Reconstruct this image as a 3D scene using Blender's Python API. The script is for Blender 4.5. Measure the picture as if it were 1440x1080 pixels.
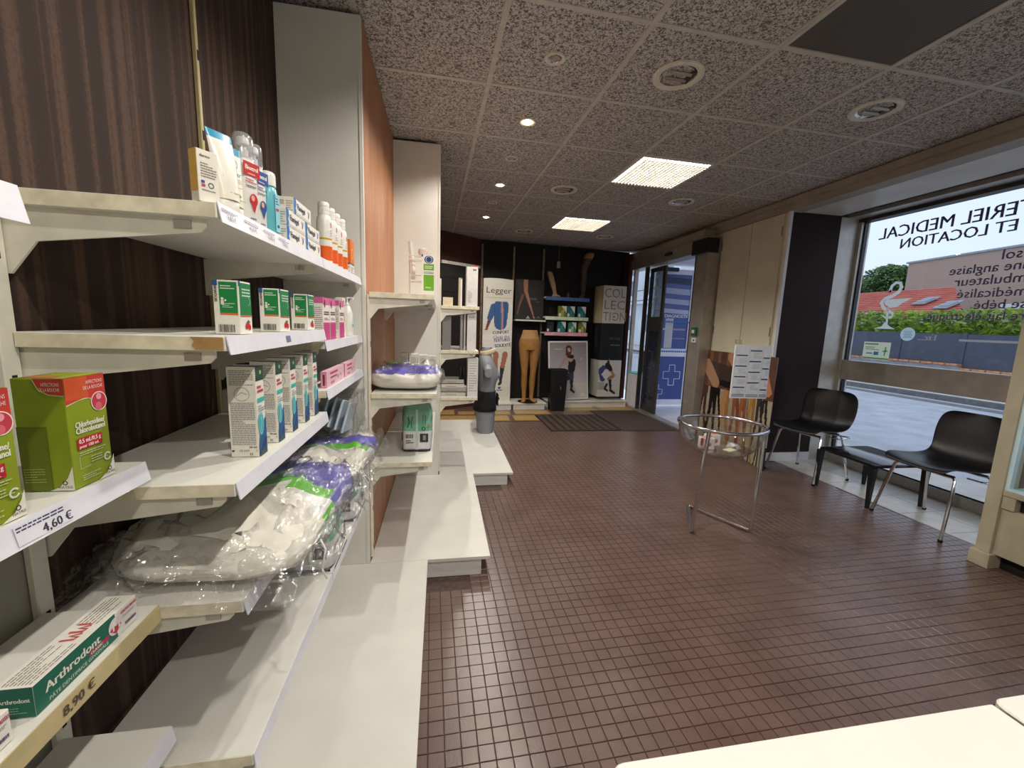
import bpy, bmesh, math, random
from mathutils import Vector, Matrix
for o in list(bpy.data.objects): bpy.data.objects.remove(o, do_unlink=True)
SC = bpy.context.scene; COL = SC.collection
R = math.radians; PI = math.pi
rnd = random.Random(7)

# ------------------------------------------------------------------ camera
CAMZ = 1.29; FPX = 578.5
_p, _y, _r = R(-8.355), R(9.97), R(1.97)
_fw = Vector((math.sin(_y)*math.cos(_p), math.cos(_y)*math.cos(_p), math.sin(_p)))
_rt = Vector((math.cos(_y), -math.sin(_y), 0)); _up = _rt.cross(_fw)
RT = math.cos(_r)*_rt + math.sin(_r)*_up; UP = -math.sin(_r)*_rt + math.cos(_r)*_up
cam = bpy.data.cameras.new('camera'); co = bpy.data.objects.new('camera', cam); COL.objects.link(co)
cam.sensor_fit = 'HORIZONTAL'; cam.sensor_width = 36; cam.lens = FPX/1440*36; cam.clip_start = .01; cam.clip_end = 300
co.matrix_world = Matrix(((RT.x, UP.x, -_fw.x, 0), (RT.y, UP.y, -_fw.y, 0), (RT.z, UP.z, -_fw.z, CAMZ), (0, 0, 0, 1)))
SC.camera = co
def ray(x, y): return RT*((x-720)/FPX) + UP*((540-y)/FPX) + _fw
def atz(x, y, z): d = ray(x, y); k = (z-CAMZ)/d.z; return Vector((d.x*k, d.y*k, z))
def atx(x, y, X): d = ray(x, y); k = X/d.x; return Vector((X, d.y*k, CAMZ+d.z*k))
def aty(x, y, Y): d = ray(x, y); k = Y/d.y; return Vector((d.x*k, Y, CAMZ+d.z*k))

# ------------------------------------------------------------------ view, world
SC.view_settings.view_transform = 'Standard'
try: SC.view_settings.look = 'None'
except Exception: pass
SC.view_settings.gamma = 1; SC.view_settings.use_curve_mapping = False
SC.view_settings.exposure = 0.62
W = bpy.data.worlds.new('overcast_sky'); SC.world = W; W.use_nodes = True
nt = W.node_tree; nt.nodes.clear()
_o = nt.nodes.new('ShaderNodeOutputWorld'); _b = nt.nodes.new('ShaderNodeBackground')
_n = nt.nodes.new('ShaderNodeTexNoise'); _n.inputs['Scale'].default_value = 1.6; _n.inputs['Detail'].default_value = 4
_c = nt.nodes.new('ShaderNodeValToRGB')
_c.color_ramp.elements[0].position = .3; _c.color_ramp.elements[0].color = (.52, .63, .84, 1)
_c.color_ramp.elements[1].position = .7; _c.color_ramp.elements[1].color = (.64, .73, .88, 1)
_t = nt.nodes.new('ShaderNodeTexCoord')
nt.links.new(_t.outputs['Generated'], _n.inputs['Vector']); nt.links.new(_n.outputs['Fac'], _c.inputs['Fac'])
nt.links.new(_c.outputs['Color'], _b.inputs['Color']); nt.links.new(_b.outputs['Background'], _o.inputs['Surface'])
_b.inputs['Strength'].default_value = 0.95
# lamp strengths (the lamps themselves stand in their builders)
SPOT_W = 3.8

# ------------------------------------------------------------------ helpers
def lin(c):
    if isinstance(c, str): c = tuple(int(c[i:i+2], 16) for i in (1, 3, 5))
    return tuple((v/255/12.92 if v/255 <= .04045 else ((v/255+.055)/1.055)**2.4) for v in c[:3])
M = {}
def newmat(name):
    m = bpy.data.materials.new(name); m.use_nodes = True; M[name] = m
    nt = m.node_tree; b = nt.nodes['Principled BSDF']
    return m, nt, b
def N(nt, t, **k):
    n = nt.nodes.new(t)
    for a, v in k.items():
        if hasattr(n, a): setattr(n, a, v)
        else: n.inputs[a.replace('_', ' ')].default_value = v
    return n
def coords(nt, scale=(1, 1, 1), kind='Object', rot=(0, 0, 0)):
    t = N(nt, 'ShaderNodeTexCoord'); m = N(nt, 'ShaderNodeMapping')
    m.inputs['Scale'].default_value = scale; m.inputs['Rotation'].default_value = rot
    nt.links.new(t.outputs[kind], m.inputs['Vector']); return m.outputs['Vector']
def ramp(nt, fac, stops):
    r = N(nt, 'ShaderNodeValToRGB'); e = r.color_ramp.elements
    while len(e) < len(stops): e.new(.5)
    for i, (p, c) in enumerate(stops): e[i].position = p; e[i].color = (*lin(c), 1)
    nt.links.new(fac, r.inputs['Fac']); return r.outputs['Color']
def pm(name, c, rough=.5, metal=0, var=.08, scale=12, bump=0, bscale=60, c2=None, spec=.5, coat=0):
    m, nt, b = newmat(name)
    v = coords(nt); n = N(nt, 'ShaderNodeTexNoise'); n.inputs['Scale'].default_value = scale; n.inputs['Detail'].default_value = 5
    nt.links.new(v, n.inputs['Vector'])
    if isinstance(c, str): c = tuple(int(c[i:i+2], 16) for i in (1, 3, 5))
    lo = tuple(max(0, x*(1-var)) for x in c) if c2 is None else c2
    hi = tuple(min(255, x*(1+var)) for x in c) if c2 is None else c
    nt.links.new(ramp(nt, n.outputs['Fac'], [(.3, lo), (.7, hi)]), b.inputs['Base Color'])
    b.inputs['Roughness'].default_value = rough; b.inputs['Metallic'].default_value = metal
    b.inputs['Specular IOR Level'].default_value = spec; b.inputs['Coat Weight'].default_value = coat
    if bump:
        n2 = N(nt, 'ShaderNodeTexNoise'); n2.inputs['Scale'].default_value = bscale; n2.inputs['Detail'].default_value = 3
        nt.links.new(v, n2.inputs['Vector']); bp = N(nt, 'ShaderNodeBump'); bp.inputs['Strength'].default_value = bump; bp.inputs['Distance'].default_value = .01
        nt.links.new(n2.outputs['Fac'], bp.inputs['Height']); nt.links.new(bp.outputs['Normal'], b.inputs['Normal'])
    return m
def attrmat(name, rough=.45, coat=0, spec=.5):      # colour of print or carton comes from the face
    m, nt, b = newmat(name); a = N(nt, 'ShaderNodeAttribute', attribute_name='Col')
    n = N(nt, 'ShaderNodeTexNoise'); n.inputs['Scale'].default_value = 30
    nt.links.new(coords(nt), n.inputs['Vector'])
    mx = N(nt, 'ShaderNodeMix', data_type='RGBA', blend_type='MULTIPLY'); mx.inputs['Factor'].default_value = 1
    nt.links.new(a.outputs['Color'], mx.inputs[6]); nt.links.new(ramp(nt, n.outputs['Fac'], [(.3, (245, 245, 245)), (.7, (255, 255, 255))]), mx.inputs[7])
    nt.links.new(mx.outputs[2], b.inputs['Base Color']); b.inputs['Roughness'].default_value = rough
    b.inputs['Coat Weight'].default_value = coat; b.inputs['Specular IOR Level'].default_value = spec
    return m
def clearmat(name, tint=(1, 1, 1), refl=.08, rough=.02, bump=0, bscale=20, base=None, basefac=0):
    m = bpy.data.materials.new(name); m.use_nodes = True; M[name] = m; nt = m.node_tree; nt.nodes.clear()
    o = N(nt, 'ShaderNodeOutputMaterial'); t = N(nt, 'ShaderNodeBsdfTransparent'); t.inputs['Color'].default_value = (*tint, 1)
    g = N(nt, 'ShaderNodeBsdfGlossy'); g.inputs['Roughness'].default_value = rough
    f = N(nt, 'ShaderNodeLayerWeight'); f.inputs['Blend'].default_value = .5
    pw = N(nt, 'ShaderNodeMath', operation='POWER'); pw.inputs[1].default_value = 4.5; nt.links.new(f.outputs['Facing'], pw.inputs[0])
    ad = N(nt, 'ShaderNodeMath', operation='MULTIPLY_ADD'); ad.inputs[1].default_value = .9; ad.inputs[2].default_value = .03+refl; ad.use_clamp = True
    nt.links.new(pw.outputs[0], ad.inputs[0])
    n = N(nt, 'ShaderNodeTexNoise'); n.inputs['Scale'].default_value = bscale; n.inputs['Detail'].default_value = 3
    nt.links.new(coords(nt), n.inputs['Vector'])
    if bump:
        bp = N(nt, 'ShaderNodeBump'); bp.inputs['Strength'].default_value = bump; bp.inputs['Distance'].default_value = .02
        nt.links.new(n.outputs['Fac'], bp.inputs['Height']); nt.links.new(bp.outputs['Normal'], g.inputs['Normal'])
    src = t.outputs[0]
    if base:
        d = N(nt, 'ShaderNodeBsdfDiffuse'); d.inputs['Color'].default_value = (*lin(base), 1)
        m0 = N(nt, 'ShaderNodeMixShader'); m0.inputs[0].default_value = basefac
        nt.links.new(src, m0.inputs[1]); nt.links.new(d.outputs[0], m0.inputs[2]); src = m0.outputs[0]
    mx = N(nt, 'ShaderNodeMixShader'); nt.links.new(ad.outputs[0], mx.inputs[0]); nt.links.new(src, mx.inputs[1]); nt.links.new(g.outputs[0], mx.inputs[2])
    nt.links.new(mx.outputs[0], o.inputs['Surface']); return m
def emimat(name, c, s):
    m, nt, b = newmat(name); b.inputs['Base Color'].default_value = (.8, .8, .8, 1)
    n = N(nt, 'ShaderNodeTexNoise'); n.inputs['Scale'].default_value = 3; nt.links.new(coords(nt), n.inputs['Vector'])
    nt.links.new(ramp(nt, n.outputs['Fac'], [(0, c), (1, c)]), b.inputs['Emission Color']); b.inputs['Emission Strength'].default_value = s
    return m

def props(o, label=None, cat=None, group=None, kind=None):
    if label: o['label'] = label
    if cat: o['category'] = cat
    if group: o['group'] = group
    if kind: o['kind'] = kind
    return o
def thing(name, label, cat, loc=(0, 0, 0), rz=0, group=None):
    o = bpy.data.objects.new(name, None); COL.objects.link(o); o.empty_display_size = .05
    o.location = loc; o.rotation_euler = (0, 0, rz); return props(o, label, cat, group)
def dup(o, parent=None):
    c = o.copy(); COL.objects.link(c); c.parent = parent
    for ch in list(o.children): dup(ch, c)
    return c

class MB:
    def __init__(s): s.v = []; s.f = []; s.c = []; s.col = (255, 255, 255)
    def add(s, vs, fs, col=None):
        n = len(s.v); s.v += [tuple(v) for v in vs]; s.f += [[i+n for i in f] for f in fs]; s.c += [col or s.col]*len(fs); return s
    def poly(s, pts, col=None): return s.add(pts, [list(range(len(pts)))], col)
    def box(s, a, b, col=None, mtx=None):
        x0, y0, z0 = a; x1, y1, z1 = b
        vs = [(x0, y0, z0), (x1, y0, z0), (x1, y1, z0), (x0, y1, z0), (x0, y0, z1), (x1, y0, z1), (x1, y1, z1), (x0, y1, z1)]
        if mtx is not None: vs = [mtx @ Vector(v) for v in vs]
        return s.add(vs, [[3, 2, 1, 0], [4, 5, 6, 7], [0, 1, 5, 4], [1, 2, 6, 5], [2, 3, 7, 6], [3, 0, 4, 7]], col)
    def prism(s, pts, f0, f1, col=None):          # pts 2d, f0/f1 map (u,v)->3d for both ends
        n = len(pts); vs = [f0(*p) for p in pts]+[f1(*p) for p in pts]
        return s.add(vs, [list(range(n))[::-1], list(range(n, 2*n))]+[[i, (i+1) % n, (i+1) % n+n, i+n] for i in range(n)], col)
    def loft(s, rings, cap=True, col=None, cols=None, closed=True):
        n = len(rings[0]); b = len(s.v); s.v += [tuple(p) for r in rings for p in r]
        for k in range(len(rings)-1):
            for i in range(n if closed else n-1):
                j = (i+1) % n; s.f.append([b+k*n+i, b+k*n+j, b+(k+1)*n+j, b+(k+1)*n+i]); s.c.append(cols[k] if cols else (col or s.col))
        if cap:
            s.f.append([b+i for i in range(n)][::-1]); s.c.append(cols[0] if cols else (col or s.col))
            s.f.append([b+(len(rings)-1)*n+i for i in range(n)]); s.c.append(cols[-1] if cols else (col or s.col))
        return s
    def lathe(s, prof, n=20, c=(0, 0, 0), sx=1, sy=1, col=None, cols=None, cap=True):
        return s.loft([[(c[0]+r*sx*math.cos(2*PI*i/n), c[1]+r*sy*math.sin(2*PI*i/n), c[2]+z) for i in range(n)] for r, z in prof], cap, col, cols)
    def tube(s, path, r, n=8, col=None, closed=False, cap=True):
        P = [Vector(p) for p in path]; L = len(P); rings = []; up = None
        for i in range(L):
            a = P[i-1] if (i or closed) else P[i]; b = P[(i+1) % L] if (i < L-1 or closed) else P[i]
            t = (b-a).normalized()
            if up is None: up = t.orthogonal().normalized()
            up = (up-t*up.dot(t)); up = up.normalized() if up.length > 1e-6 else t.orthogonal().normalized()
            w = t.cross(up); rr = r[i] if isinstance(r, (list, tuple)) else r
            rings.append([P[i]+up*rr*math.cos(2*PI*k/n)+w*rr*math.sin(2*PI*k/n) for k in range(n)])
        if closed: rings.append(rings[0])
        return s.loft(rings, cap and not closed, col)
    def build(s, name, mat, parent=None, smooth=False, bevel=0, loc=None, rz=0, rot=None, sub=0, solid=0, mtx=None):
        me = bpy.data.meshes.new(name); me.from_pydata(s.v, [], s.f); me.validate()
        mt = M[mat] if isinstance(mat, str) else mat; me.materials.append(mt)
        if any(c != (255, 255, 255) for c in s.c) and len(me.polygons) == len(s.f):
            at = me.color_attributes.new('Col', 'FLOAT_COLOR', 'CORNER'); cache = {}
            for p in me.polygons:
                c = s.c[p.index]
                if c not in cache: cache[c] = (*lin(c), 1)
                for li in p.loop_indices: at.data[li].color = cache[c]
        if bevel or smooth or sub or solid:
            bm = bmesh.new(); bm.from_mesh(me)
            if smooth: bmesh.ops.remove_doubles(bm, verts=bm.verts, dist=1e-5)
            if bevel:
                bm.normal_update()
                es = [e for e in bm.edges if len(e.link_faces) == 2 and e.calc_face_angle(0) > .5]
                bmesh.ops.bevel(bm, geom=es, offset=bevel, segments=1, affect='EDGES', clamp_overlap=True)
            bm.normal_update(); bmesh.ops.recalc_face_normals(bm, faces=bm.faces)
            bm.to_mesh(me); bm.free()
        o = bpy.data.objects.new(name, me); COL.objects.link(o)
        if smooth:
            for p in me.polygons: p.use_smooth = True
            try: me.set_sharp_from_angle(angle=R(42))
            except Exception: pass
        if solid:
            md = o.modifiers.new('thickness', 'SOLIDIFY'); md.thickness = solid; md.offset = 0
        if sub:
            md = o.modifiers.new('smooth', 'SUBSURF'); md.levels = sub; md.render_levels = sub
        if parent is not None: o.parent = parent
        if loc is not None: o.location = loc
        if mtx is not None: o.matrix_world = mtx
        elif rot is not None: o.rotation_euler = rot
        elif rz: o.rotation_euler = (0, 0, rz)
        return o
_tc = {}
def tmesh(s, bold=0):
    k = (s, bold)
    if k in _tc: return _tc[k]
    cu = bpy.data.curves.new('t', 'FONT'); cu.body = s; cu.resolution_u = 2; cu.offset = bold
    ob = bpy.data.objects.new('t', cu); me = ob.to_mesh()
    vs = [(v.co.x, v.co.y) for v in me.vertices]; fs = [list(p.vertices) for p in me.polygons]
    ob.to_mesh_clear(); bpy.data.objects.remove(ob); bpy.data.curves.remove(cu)
    w = max((v[0] for v in vs), default=0); _tc[k] = (vs, fs, w); return _tc[k]
CAPH = max(v[1] for v in tmesh('H')[0])
class PR(MB):
    """flat print on a plane: origin O, axes U,V (metres), normal Nn"""
    def frame(s, O, U, V, Nn, off=.0004):
        s.O, s.U, s.V, s.N = Vector(O), Vector(U), Vector(V), Vector(Nn); s.k = off; return s
    def at(s, u, v): return s.O+s.U*u+s.V*v+s.N*s.k
    def up(s, d=.00012): s.k += d
    def P(s, pts, col): s.add([s.at(*p) for p in pts], [list(range(len(pts)))], col); s.up()
    def rect(s, u0, v0, u1, v1, col): s.P([(u0, v0), (u1, v0), (u1, v1), (u0, v1)], col)
    def disc(s, u, v, r, col, n=16, sy=1): s.P([(u+r*math.cos(2*PI*i/n), v+r*sy*math.sin(2*PI*i/n)) for i in range(n)], col)
    def ring(s, u, v, r, w, col, n=18, a0=0, a1=2*PI):
        for i in range(n):
            a, b = a0+(a1-a0)*i/n, a0+(a1-a0)*(i+1)/n
            s.add([s.at(u+q*math.cos(t), v+q*math.sin(t)) for q, t in ((r-w, a), (r, a), (r, b), (r-w, b))], [[0, 1, 2, 3]], col)
        s.up()
    def stroke(s, pts, w, col):
        L = len(pts); ls = []; 
        for i in range(L):
            a = pts[max(i-1, 0)]; b = pts[min(i+1, L-1)]; dx, dy = b[0]-a[0], b[1]-a[1]; d = math.hypot(dx, dy) or 1
            ww = (w[i] if isinstance(w, (list, tuple)) else w)/2
            ls.append(((pts[i][0]-dy/d*ww, pts[i][1]+dx/d*ww), (pts[i][0]+dy/d*ww, pts[i][1]-dx/d*ww)))
        for i in range(L-1): s.add([s.at(*p) for p in (ls[i][0], ls[i][1], ls[i+1][1], ls[i+1][0])], [[0, 1, 2, 3]], col)
        s.up()
    def text(s, t, u, v, h, col, al='l', wmax=None, bold=0, rot=0, sx=1):
        vs, fs, w = tmesh(t); k = h/CAPH; kx = k*sx
        if wmax and w*kx > wmax: kx = wmax/w
        ox = {'l': 0, 'c': -w*kx/2, 'r': -w*kx}[al]; c, sn = math.cos(rot), math.sin(rot)
        pts = []
        for x, y in vs:
            a, b = x*kx+ox, y*k; pts.append(s.at(u+a*c-b*sn, v+a*sn+b*c))
        s.add(pts, fs, col)
        if bold:
            sh = s.U*(h*.09*c)+s.V*(h*.09*sn)+s.N*.00002; s.add([q+sh for q in pts], fs, col)
        s.up(.00005); return w*kx
    def lines(s, u0, v0, u1, v1, n, col, fill=.45, seed=1):       # small print too small to read
        r = random.Random(seed); dv = (v1-v0)/n
        for i in range(n):
            u = u0; end = u1 if r.random() < .75 else u0+(u1-u0)*r.uniform(.4, .9)
            while u < end:
                l = (u1-u0)*r.uniform(.06, .16); a = v0+dv*i
                s.add([s.at(*p) for p in ((u, a), (min(u+l, end), a), (min(u+l, end), a+dv*fill), (u, a+dv*fill))], [[0, 1, 2, 3]], col); u += l+(u1-u0)*.022
        s.up()
    def bars(s, u0, v0, u1, v1, col, seed=3):
        r = random.Random(seed); u = u0
        while u < u1:
            l = (u1-u0)*r.choice((.02, .035, .05)); s.add([s.at(*p) for p in ((u, v0), (min(u+l, u1), v0), (min(u+l, u1), v1), (u, v1))], [[0, 1, 2, 3]], col); u += l+(u1-u0)*r.choice((.02, .03, .05))
        s.up()
def faces_of(w, d, h):
    return {'F': ((-w/2, -d/2, 0), (1, 0, 0), (0, 0, 1), (0, -1, 0), w, h), 'B': ((w/2, d/2, 0), (-1, 0, 0), (0, 0, 1), (0, 1, 0), w, h),
            'L': ((-w/2, d/2, 0), (0, -1, 0), (0, 0, 1), (-1, 0, 0), d, h), 'R': ((w/2, -d/2, 0), (0, 1, 0), (0, 0, 1), (1, 0, 0), d, h),
            'T': ((-w/2, -d/2, h), (1, 0, 0), (0, 1, 0), (0, 0, 1), w, d)}
def carton(name, label, cat, loc, rz, w, d, h, col, paint, group=None, bevel=.0007, mat='card'):
    """box standing on loc; local front is -y; paint: {face: function(print, W, H)}"""
    o = MB().box((-w/2, -d/2, 0), (w/2, d/2, h), col).build(name, mat, bevel=bevel, loc=loc, rz=rz)
    props(o, label, cat, group); p = PR(); F = faces_of(w, d, h)
    for k, fn in paint.items():
        O, U, V, Nn, a, b = F[k]; p.frame(O, U, V, Nn); fn(p, a, b)
    if p.f: p.build('printed_label', 'print', o)
    return o
def pick(pts): return pts

# ------------------------------------------------------------------ materials
attrmat('card', .5); attrmat('print', .5); attrmat('gloss_print', .25, coat=.3); attrmat('plastic_col', .3)
pm('laminate', '#e4e2da', .42, var=.02, scale=6); pm('laminate_edge', '#e2d9c0', .6, var=.08, scale=30)
pm('steel_white', '#e0dccd', .45, var=.04, scale=20); pm('strip', '#e6e6f0', .3, var=.03, scale=20)
pm('chip', '#a3804e', .9, c2=(190, 150, 100), scale=60); pm('black_plastic', '#17171a', .38, var=.1); pm('black_matt', '#141110', .75, var=.2, scale=20)
pm('chrome', '#d8d8dc', .12, 1, var=.03); pm('alu', '#b9b4ab', .42, .65, var=.06, scale=9); pm('alu_dark', '#4d4b45', .45, .5, var=.08)
pm('alu_light', '#c9c5bd', .4, .3, var=.04); pm('white_paint', '#e6e4e2', .45, var=.03, scale=6); pm('cream_paint', '#d6d0b8', .5, var=.04, scale=3, bump=.05, bscale=40)
pm('dark_jamb', '#33211f', .7, c2=(42, 28, 26), scale=25, spec=.25); pm('grey_panel', '#8d8a80', .55, var=.05, scale=5)
pm('soffit', '#d9d4ca', .35, var=.04, scale=3); pm('cornice', '#a59d8f', .6, var=.06, scale=4)
pm('grout', '#56453f', .85, var=.15, scale=40); pm('white_tile', '#d8d2c6', .28, var=.05, scale=9, c2=(196, 190, 178)); pm('grout_light', '#a79f93', .8)
pm('yellow_tile', '#c9a765', .4, c2=(176, 140, 78), scale=26); pm('mat_carpet', '#4a3b33', .95, var=.2, scale=90, bump=.4, bscale=200); pm('mat_rib', '#2b201b', .9, var=.2, scale=60)
pm('mannequin_grey', '#8b9096', .55, var=.04); pm('mannequin_skin', '#b58a58', .5, var=.05); pm('nylon_tan', '#a3753c', .55, var=.05)
pm('nylon_beige', '#a9906d', .6, var=.06); pm('nylon_dark', '#4b3c33', .6, var=.1); pm('cloth_black', '#101012', .8, var=.2, scale=30); pm('foam_cream', '#d9c3a2', .8, var=.06)
pm('brown_wall', '#4a2418', .7, var=.1, scale=7); pm('black_wall', '#150f0e', .75, var=.2, scale=8)
pm('upright_dark', '#8b7a63', .5, .3, var=.1); pm('shelf_blue', '#4a6aa5', .45, var=.12, scale=40); pm('shelf_green', '#cfe3c0', .5); pm('shelf_pink', '#e5a0ad', .5)
pm('tape', '#c9b98a', .3, var=.08)
pm('asphalt', '#bfc1c8', .6, c2=(164, 166, 172), scale=3, bump=.2, bscale=300); pm('pavement', '#c6c2ba', .8, var=.08, scale=4); pm('kerb', '#6f6e6c', .8, var=.1)
pm('fence_blue', '#474d5c', .6, var=.06, scale=5); pm('coping', '#c98a5c', .8, var=.15, scale=14); pm('low_wall', '#8f8f95', .85, var=.1, scale=5)
pm('leaf', '#a3c238', .6, c2=(52, 84, 34), scale=3.5, spec=.3); pm('leaf_tree', '#6f9350', .7, c2=(44, 70, 40), scale=1.4, spec=.3); pm('bark', '#5a4a3a', .9)
pm('render_white', '#dfe3e6', .8, var=.04, scale=.8); pm('window_dark', '#5c6d7d', .2, var=.1); pm('zinc', '#9aa0a6', .5, .3); pm('cable', '#3a3d44', .7)
pm('vest_floor', '#d9d6da', .35, var=.04, scale=5); pm('blue_film', '#3d4d92', .25, var=.06, scale=3); pm('door_white', '#e9e7f0', .4, var=.02); pm('steel_dark', '#55524a', .4, .6, var=.06)
clearmat('glass', (.985, .99, .99), -.01, .0); clearmat('acrylic', (.97, .98, .985), .03, .03); clearmat('film', (.98, .98, .98), .10, .16, bump=1.0, bscale=34, base=(240, 240, 244), basefac=.04)
clearmat('clear_cap', (.93, .93, .95), .08, .08, base=(235, 235, 240), basefac=.2); clearmat('tint_glass', (.55, .6, .62), .04, .02)
emimat('lamp_warm', (255, 236, 190), 40); emimat('tube_light', (255, 251, 240), 9)
def mk_special():
    # speckled mineral-fibre ceiling tile
    m, nt, b = newmat('ceiling_tile'); v = coords(nt)
    n = N(nt, 'ShaderNodeTexNoise'); n.inputs['Scale'].default_value = 85; n.inputs['Detail'].default_value = 2.5; n.inputs['Roughness'].default_value = .6; n.inputs['Distortion'].default_value = 1.2
    nt.links.new(v, n.inputs['Vector'])
    nt.links.new(ramp(nt, n.outputs['Fac'], [(.43, (106, 100, 96)), (.53, (204, 200, 196))]), b.inputs['Base Color']); b.inputs['Roughness'].default_value = .95
    bp = N(nt, 'ShaderNodeBump'); bp.inputs['Strength'].default_value = .5; bp.inputs['Distance'].default_value = .004
    nt.links.new(n.outputs['Fac'], bp.inputs['Height']); nt.links.new(bp.outputs['Normal'], b.inputs['Normal'])
    pm('tbar', '#c6c1b8', .5, var=.05)
    # brown striped wall covering: stripes run up the wall, across Y
    m, nt, b = newmat('stripe_wall'); v = coords(nt, (1, 26, .25))
    n = N(nt, 'ShaderNodeTexNoise'); n.inputs['Scale'].default_value = 1.6; n.inputs['Detail'].default_value = 2; nt.links.new(v, n.inputs['Vector'])
    v2 = coords(nt); n2 = N(nt, 'ShaderNodeTexNoise'); n2.inputs['Scale'].default_value = 160; n2.inputs['Detail'].default_value = 2; nt.links.new(v2, n2.inputs['Vector'])
    mx = N(nt, 'ShaderNodeMath', operation='MULTIPLY_ADD'); mx.inputs[1].default_value = .16; nt.links.new(n2.outputs['Fac'], mx.inputs[0]); nt.links.new(n.outputs['Fac'], mx.inputs[2])
    nt.links.new(ramp(nt, mx.outputs[0], [(.45, (42, 25, 17)), (.58, (48, 29, 20)), (.70, (80, 56, 43))]), b.inputs['Base Color']); b.inputs['Roughness'].default_value = .8
    bp = N(nt, 'ShaderNodeBump'); bp.inputs['Strength'].default_value = .3; bp.inputs['Distance'].default_value = .003
    nt.links.new(n2.outputs['Fac'], bp.inputs['Height']); nt.links.new(bp.outputs['Normal'], b.inputs['Normal'])
    # plywood
    m, nt, b = newmat('plywood'); v = coords(nt, (1, 5, .7)); n = N(nt, 'ShaderNodeTexNoise'); n.inputs['Scale'].default_value = 3; n.inputs['Detail'].default_value = 6; n.inputs['Distortion'].default_value = .6
    nt.links.new(v, n.inputs['Vector']); nt.links.new(ramp(nt, n.outputs['Fac'], [(.3, (158, 102, 66)), (.7, (184, 126, 86))]), b.inputs['Base Color']); b.inputs['Roughness'].default_value = .5
    # small brown floor tile
    m, nt, b = newmat('floor_tile'); v = coords(nt, (1, 1, 1), 'Object')
    oi = N(nt, 'ShaderNodeObjectInfo'); n = N(nt, 'ShaderNodeTexNoise'); n.inputs['Scale'].default_value = 5; n.inputs['Detail'].default_value = 6
    geo = N(nt, 'ShaderNodeNewGeometry'); nt.links.new(geo.outputs['Position'], n.inputs['Vector'])
    nt.links.new(ramp(nt, n.outputs['Fac'], [(.3, (102, 79, 71)), (.7, (119, 95, 86))]), b.inputs['Base Color']); b.inputs['Roughness'].default_value = .28; b.inputs['Specular IOR Level'].default_value = .5
    n3 = N(nt, 'ShaderNodeTexNoise'); n3.inputs['Scale'].default_value = 120; nt.links.new(geo.outputs['Position'], n3.inputs['Vector'])
    bp = N(nt, 'ShaderNodeBump'); bp.inputs['Strength'].default_value = .12; bp.inputs['Distance'].default_value = .004
    nt.links.new(n3.outputs['Fac'], bp.inputs['Height']); nt.links.new(bp.outputs['Normal'], b.inputs['Normal'])
    # far brick, far roof
    m, nt, b = newmat('far_brick'); v = coords(nt, (1, 1, 1), 'Object', (R(90), 0, R(90))); br = N(nt, 'ShaderNodeTexBrick'); br.inputs['Scale'].default_value = 2.2
    br.inputs['Color1'].default_value = (*lin((168, 134, 116)), 1); br.inputs['Color2'].default_value = (*lin((150, 118, 102)), 1); br.inputs['Mortar'].default_value = (*lin((178, 152, 136)), 1); br.inputs['Mortar Size'].default_value = .02
    nt.links.new(v, br.inputs['Vector']); nt.links.new(br.outputs['Color'], b.inputs['Base Color']); b.inputs['Roughness'].default_value = .9
    m, nt, b = newmat('roof_tile'); v = coords(nt); n = N(nt, 'ShaderNodeTexNoise'); n.inputs['Scale'].default_value = 1.2; n.inputs['Detail'].default_value = 4; nt.links.new(v, n.inputs['Vector'])
    nt.links.new(ramp(nt, n.outputs['Fac'], [(.3, (186, 92, 80)), (.7, (208, 128, 104))]), b.inputs['Base Color']); b.inputs['Roughness'].default_value = .8
    # perforated grille
    m, nt, b = newmat('grille'); v = coords(nt, (130, 130, 130)); vo = N(nt, 'ShaderNodeTexVoronoi'); vo.inputs['Randomness'].default_value = 0; vo.inputs['Scale'].default_value = 1; nt.links.new(v, vo.inputs['Vector'])
    nt.links.new(ramp(nt, vo.outputs['Distance'], [(.3, (52, 49, 46)), (.42, (104, 99, 93))]), b.inputs['Base Color']); b.inputs['Roughness'].default_value = .6
mk_special()
def vinyl():                       # thin film stuck on the window: light from the street shines through it
    m = bpy.data.materials.new('vinyl'); m.use_nodes = True; M['vinyl'] = m; nt = m.node_tree; nt.nodes.clear()
    o = N(nt, 'ShaderNodeOutputMaterial'); a = N(nt, 'ShaderNodeAttribute', attribute_name='Col'); d = N(nt, 'ShaderNodeBsdfDiffuse'); t = N(nt, 'ShaderNodeBsdfTranslucent'); x = N(nt, 'ShaderNodeMixShader'); x.inputs[0].default_value = .75
    nt.links.new(a.outputs['Color'], d.inputs['Color']); nt.links.new(a.outputs['Color'], t.inputs['Color']); nt.links.new(d.outputs[0], x.inputs[1]); nt.links.new(t.outputs[0], x.inputs[2]); nt.links.new(x.outputs[0], o.inputs['Surface'])
vinyl()
# ------------------------------------------------------------------ room shell
CEIL = 2.523; XA, XB, XC = -.66, -.333, -.012; Y1, Y2 = 1.95, 3.12; XR = 3.2; XG = 4.0
def struct(o): o['kind'] = 'structure'; return o
S = lambda name, a, b, mat, parent=None, bevel=0: struct(MB().box(a, b).build(name, mat, parent, bevel=bevel))
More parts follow.
